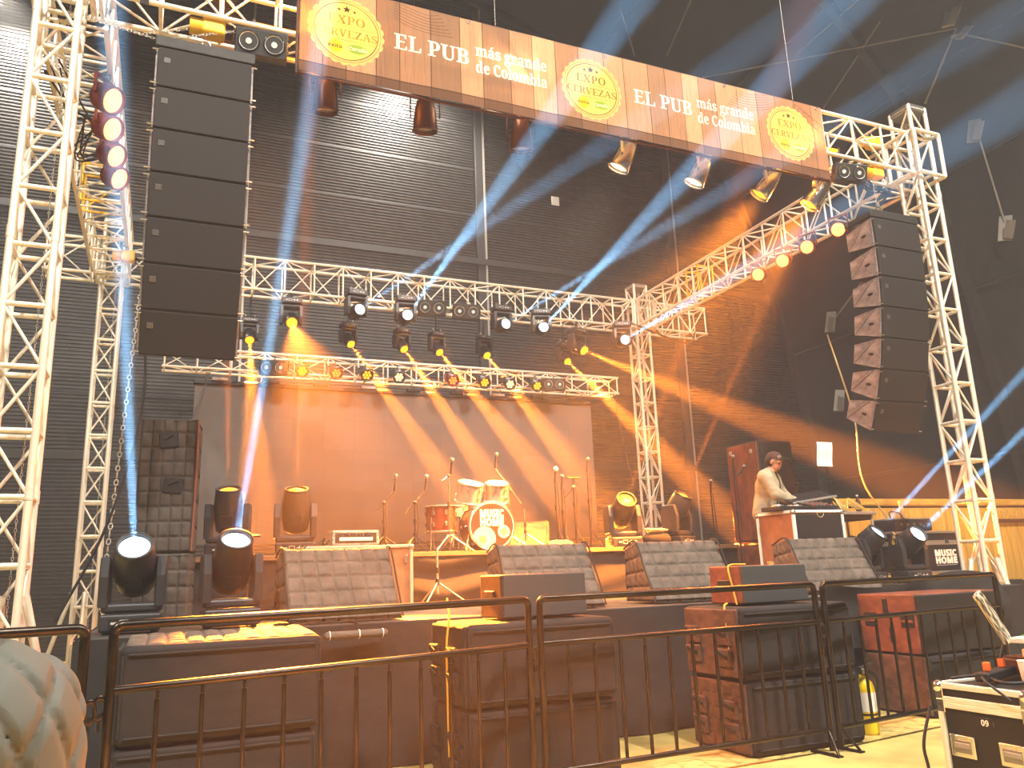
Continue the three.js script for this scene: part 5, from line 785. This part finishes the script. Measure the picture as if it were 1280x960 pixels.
{
  const j = { pelvis: [0, 0.93, 0], waist: [0, 1.06, 0.02], chest: [0, 1.26, 0.07], neck: [0, 1.43, 0.12], head: [0, 1.5, 0.15], sl: [0.175, 1.36, 0.09], sr: [-0.175, 1.36, 0.09], el: [0.27, 1.13, 0.2], er: [-0.26, 1.13, 0.22], wl: [0.17, 1.02, 0.42], wr: [-0.06, 1.02, 0.44], hl: [0.09, 0.9, 0], hr: [-0.09, 0.9, 0], kl: [0.1, 0.49, 0.03], kr: [-0.1, 0.49, 0.02], al: [0.1, 0.08, -0.03], ar: [-0.1, 0.08, -0.03], tl: [0.12, 0.045, 0.11], tr: [-0.12, 0.045, 0.11] };
  const b = bodyFields(j), c = bodyFields(j, 0.022);
  const g = thing('person', 'person in a dark cap and pale jacket leaning over the DJ desk', 'person', [6.92, DECK, -8.06], 0.62);
  const hc = [0, 1.555, 0.175], tilt = 0.42;
  part(g, 'body', mergeGeometries([sdfMesh([0, 0.76, 0.05], 1.62, 108, blend([...b.torso, ...b.arms, ...b.legs, ...b.neck], 0.05)), headGeo(hc, tilt), handGeo(j.wl, [-0.25, -0.1, 1], [0, -1, -0.1], 1), handGeo(j.wr, [0.3, -0.1, 1], [0, -1, -0.1], -1)]), M.skin);
  const cut = (f, y0, y1) => (x, y, z) => Math.max(f(x, y, z), y0 - y, y - y1);
  const wristCut = (f) => (x, y, z) => Math.max(f(x, y, z), 0.045 - Math.min(Math.hypot(x - j.wl[0], y - j.wl[1], z - j.wl[2]), Math.hypot(x - j.wr[0], y - j.wr[1], z - j.wr[2])));
  const jacketF = blend([...c.torso, ...c.arms, bone([-0.06, 1.42, 0.1], [0.06, 1.42, 0.1], 0.07, 0.07)], 0.045);
  const openFront = (x, y, z) => 0.055 - Math.hypot(x, Math.max(0, 0.16 - z));
  const jk = sdfMesh([0, 1.17, 0.16], 0.84, 100, wristCut((x, y, z) => Math.max(jacketF(x, y, z), 0.86 - y, openFront(x, y, z))));
  part(g, 'jacket', jk, S({ color: 0xb9ad94, roughness: 0.8, map: mottle([228, 224, 214], 0.2) }));
  part(g, 'shirt', sdfMesh([0, 1.15, 0.06], 0.72, 64, cut(blend([...bodyFields(j, 0.012).torso, bone([0, 1.3, 0.09], [0, 1.44, 0.12], 0.075, 0.065)], 0.05), 0.88, 1.47)), S({ color: 0x1c1a1b, roughness: 0.85 }));
  part(g, 'trousers', sdfMesh([0, 0.55, 0.02], 1.0, 76, cut(blend([...bodyFields(j, 0.018).legs, bone([-0.07, 0.93, 0], [0.07, 0.93, 0], 0.125, 0.125)], 0.04), 0.07, 0.98)), S({ color: 0x23242b, roughness: 0.85 }));
  const shoe = (s) => { const q = s > 0 ? 'l' : 'r'; part(g, 'shoe', sdfMesh([j['a' + q][0] + s * 0.01, 0.06, 0.04], 0.36, 48, cut(blend([bone([j['a' + q][0], 0.06, -0.05], [j['t' + q][0], 0.045, 0.13], 0.05, 0.045)], 0.02), 0.004, 0.2)), M.blackGloss); }; shoe(1); shoe(-1);
  const hat = new THREE.Group(); hat.name = 'cap'; hat.position.set(...hc); hat.rotation.x = tilt; g.add(hat);
  const capM = S({ color: 0x4a2b22, roughness: 0.8 }); const dome = new THREE.SphereGeometry(0.108, 28, 16, 0, Math.PI * 2, 0, Math.PI * 0.5); dome.scale(0.84, 0.86, 1); part(hat, 'crown', dome, capM, [0, 0.045, -0.012]);
  const brim = new THREE.CylinderGeometry(0.1, 0.1, 0.008, 28, 1, false, -Math.PI / 2, Math.PI); brim.scale(0.8, 1, 0.75); part(hat, 'brim', brim, capM, [0, 0.05, 0.085], [0.12, 0, 0]);
  part(hat, 'hair', sdfMesh([0, -0.01, -0.05], 0.3, 48, (x, y, z) => Math.max(ell([0, 0.02, -0.03], [0.086, 0.1, 0.09])(x, y, z), z - 0.005, y - 0.06)), S({ color: 0x1b1412, roughness: 0.7 }));
  for (const s of [-1, 1]) part(hat, 'eye', SP(0.009, 10), M.blackGloss, [s * 0.031, 0.002, 0.073]);
}
// spectator in a quilted jacket, seen from behind
{
  const j = { pelvis: [0, 0.8, 0], waist: [0, 0.92, 0], chest: [0, 1.1, 0], neck: [0, 1.28, 0], head: [0, 1.34, 0.01], sl: [0.14, 1.14, 0], sr: [-0.14, 1.14, 0], el: [0.2, 0.92, -0.03], er: [-0.2, 0.92, -0.03], wl: [0.19, 0.72, 0.08], wr: [-0.19, 0.72, 0.08], hl: [0.085, 0.78, 0], hr: [-0.085, 0.78, 0], kl: [0.09, 0.43, 0.02], kr: [-0.09, 0.43, 0.02], al: [0.09, 0.08, -0.02], ar: [-0.09, 0.08, -0.02], tl: [0.1, 0.045, 0.11], tr: [-0.1, 0.045, 0.11] };
  const b = bodyFields(j, -0.03), g = thing('person', 'person in an olive grey quilted jacket standing before the barrier', 'person', [-0.335, 0, -1.2], Math.PI - 0.1); g.scale.y = 0.984;
  part(g, 'body', mergeGeometries([sdfMesh([0, 0.66, 0.02], 1.5, 100, blend([...b.torso, ...b.arms, ...b.legs, ...b.neck], 0.05)), headGeo([0, 1.39, 0.02], 0.05), handGeo(j.wl, [0, -1, 0.3], [-1, 0, 0], 1), handGeo(j.wr, [0, -1, 0.3], [1, 0, 0], -1)]), M.skin);
  const jm = S({ color: 0x50514a, roughness: 0.75, bumpMap: rep(weave, 12, 12), bumpScale: 0.0004 });
  const shell = blend([bone([-0.08, 0.58, 0], [-0.085, 1.06, 0], 0.14, 0.135), bone([0.08, 0.58, 0], [0.085, 1.06, 0], 0.14, 0.135), bone([-0.14, 1.15, 0], [0.14, 1.15, 0], 0.1, 0.1), bone([0, 1.18, 0], [0, 1.29, 0], 0.1, 0.085),
    bone([0.15, 1.15, 0], j.el, 0.1, 0.078), bone(j.el, j.wl, 0.076, 0.058), bone([-0.15, 1.15, 0], j.er, 0.1, 0.078), bone(j.er, j.wr, 0.076, 0.058)], 0.035);
  const padded = (x, y, z) => { const d = shell(x, y, z); if (d > 0.03 || d < -0.03) return d; const u = (x + Math.sign(x) * z * 0.9) / 0.088, v = (y - Math.abs(z) * 0.35) / 0.13, tri = (t) => Math.abs(t - Math.round(t)), q = Math.sqrt(Math.min(1, tri(u + v) / 0.2) * Math.min(1, tri(u - v) / 0.2)); return d - 0.0095 * q + 0.0018 * Math.sin(x * 34 + y * 21) * Math.sin(y * 47 + z * 30); };
  const jacket = part(g, 'jacket', sdfMesh([0, 0.96, 0], 0.82, 180, (x, y, z) => Math.max(padded(x, y, z), 0.57 - y, y - 1.33)), jm);
  part(jacket, 'collar', new THREE.TorusGeometry(0.082, 0.02, 10, 40), jm, [0, 1.325, 0], [Math.PI / 2, 0, 0], [1, 1.02, 1.6]);
  part(g, 'hair', sdfMesh([0, 1.4, 0], 0.34, 56, (x, y, z) => Math.max(blend([ell([0, 1.43, -0.005], [0.098, 0.112, 0.115]), ell([0, 1.34, -0.05], [0.085, 0.1, 0.06])], 0.03)(x, y, z), Math.min(z - 0.06, 1.46 - y) , 1.28 - y)), S({ color: 0x1a1311, roughness: 0.65 }));
  part(g, 'trousers', sdfMesh([0, 0.44, 0.02], 1.0, 70, (x, y, z) => Math.max(blend([...bodyFields(j, 0.018).legs, bone([-0.07, 0.8, 0], [0.07, 0.8, 0], 0.125, 0.125)], 0.04)(x, y, z), 0.06 - y, y - 0.88)), S({ color: 0x22252e, roughness: 0.85 }));
  for (const s of [-1, 1]) part(g, 'shoe', sdfMesh([s * 0.1, 0.06, 0.04], 0.36, 44, (x, y, z) => Math.max(bone([s * 0.09, 0.055, -0.045], [s * 0.1, 0.045, 0.12], 0.05, 0.045)(x, y, z), 0.004 - y)), M.black);
}

scene.traverse((o) => { if (o.isMesh) { o.castShadow = true; o.receiveShadow = true; } });
renderer.render(scene, camera);
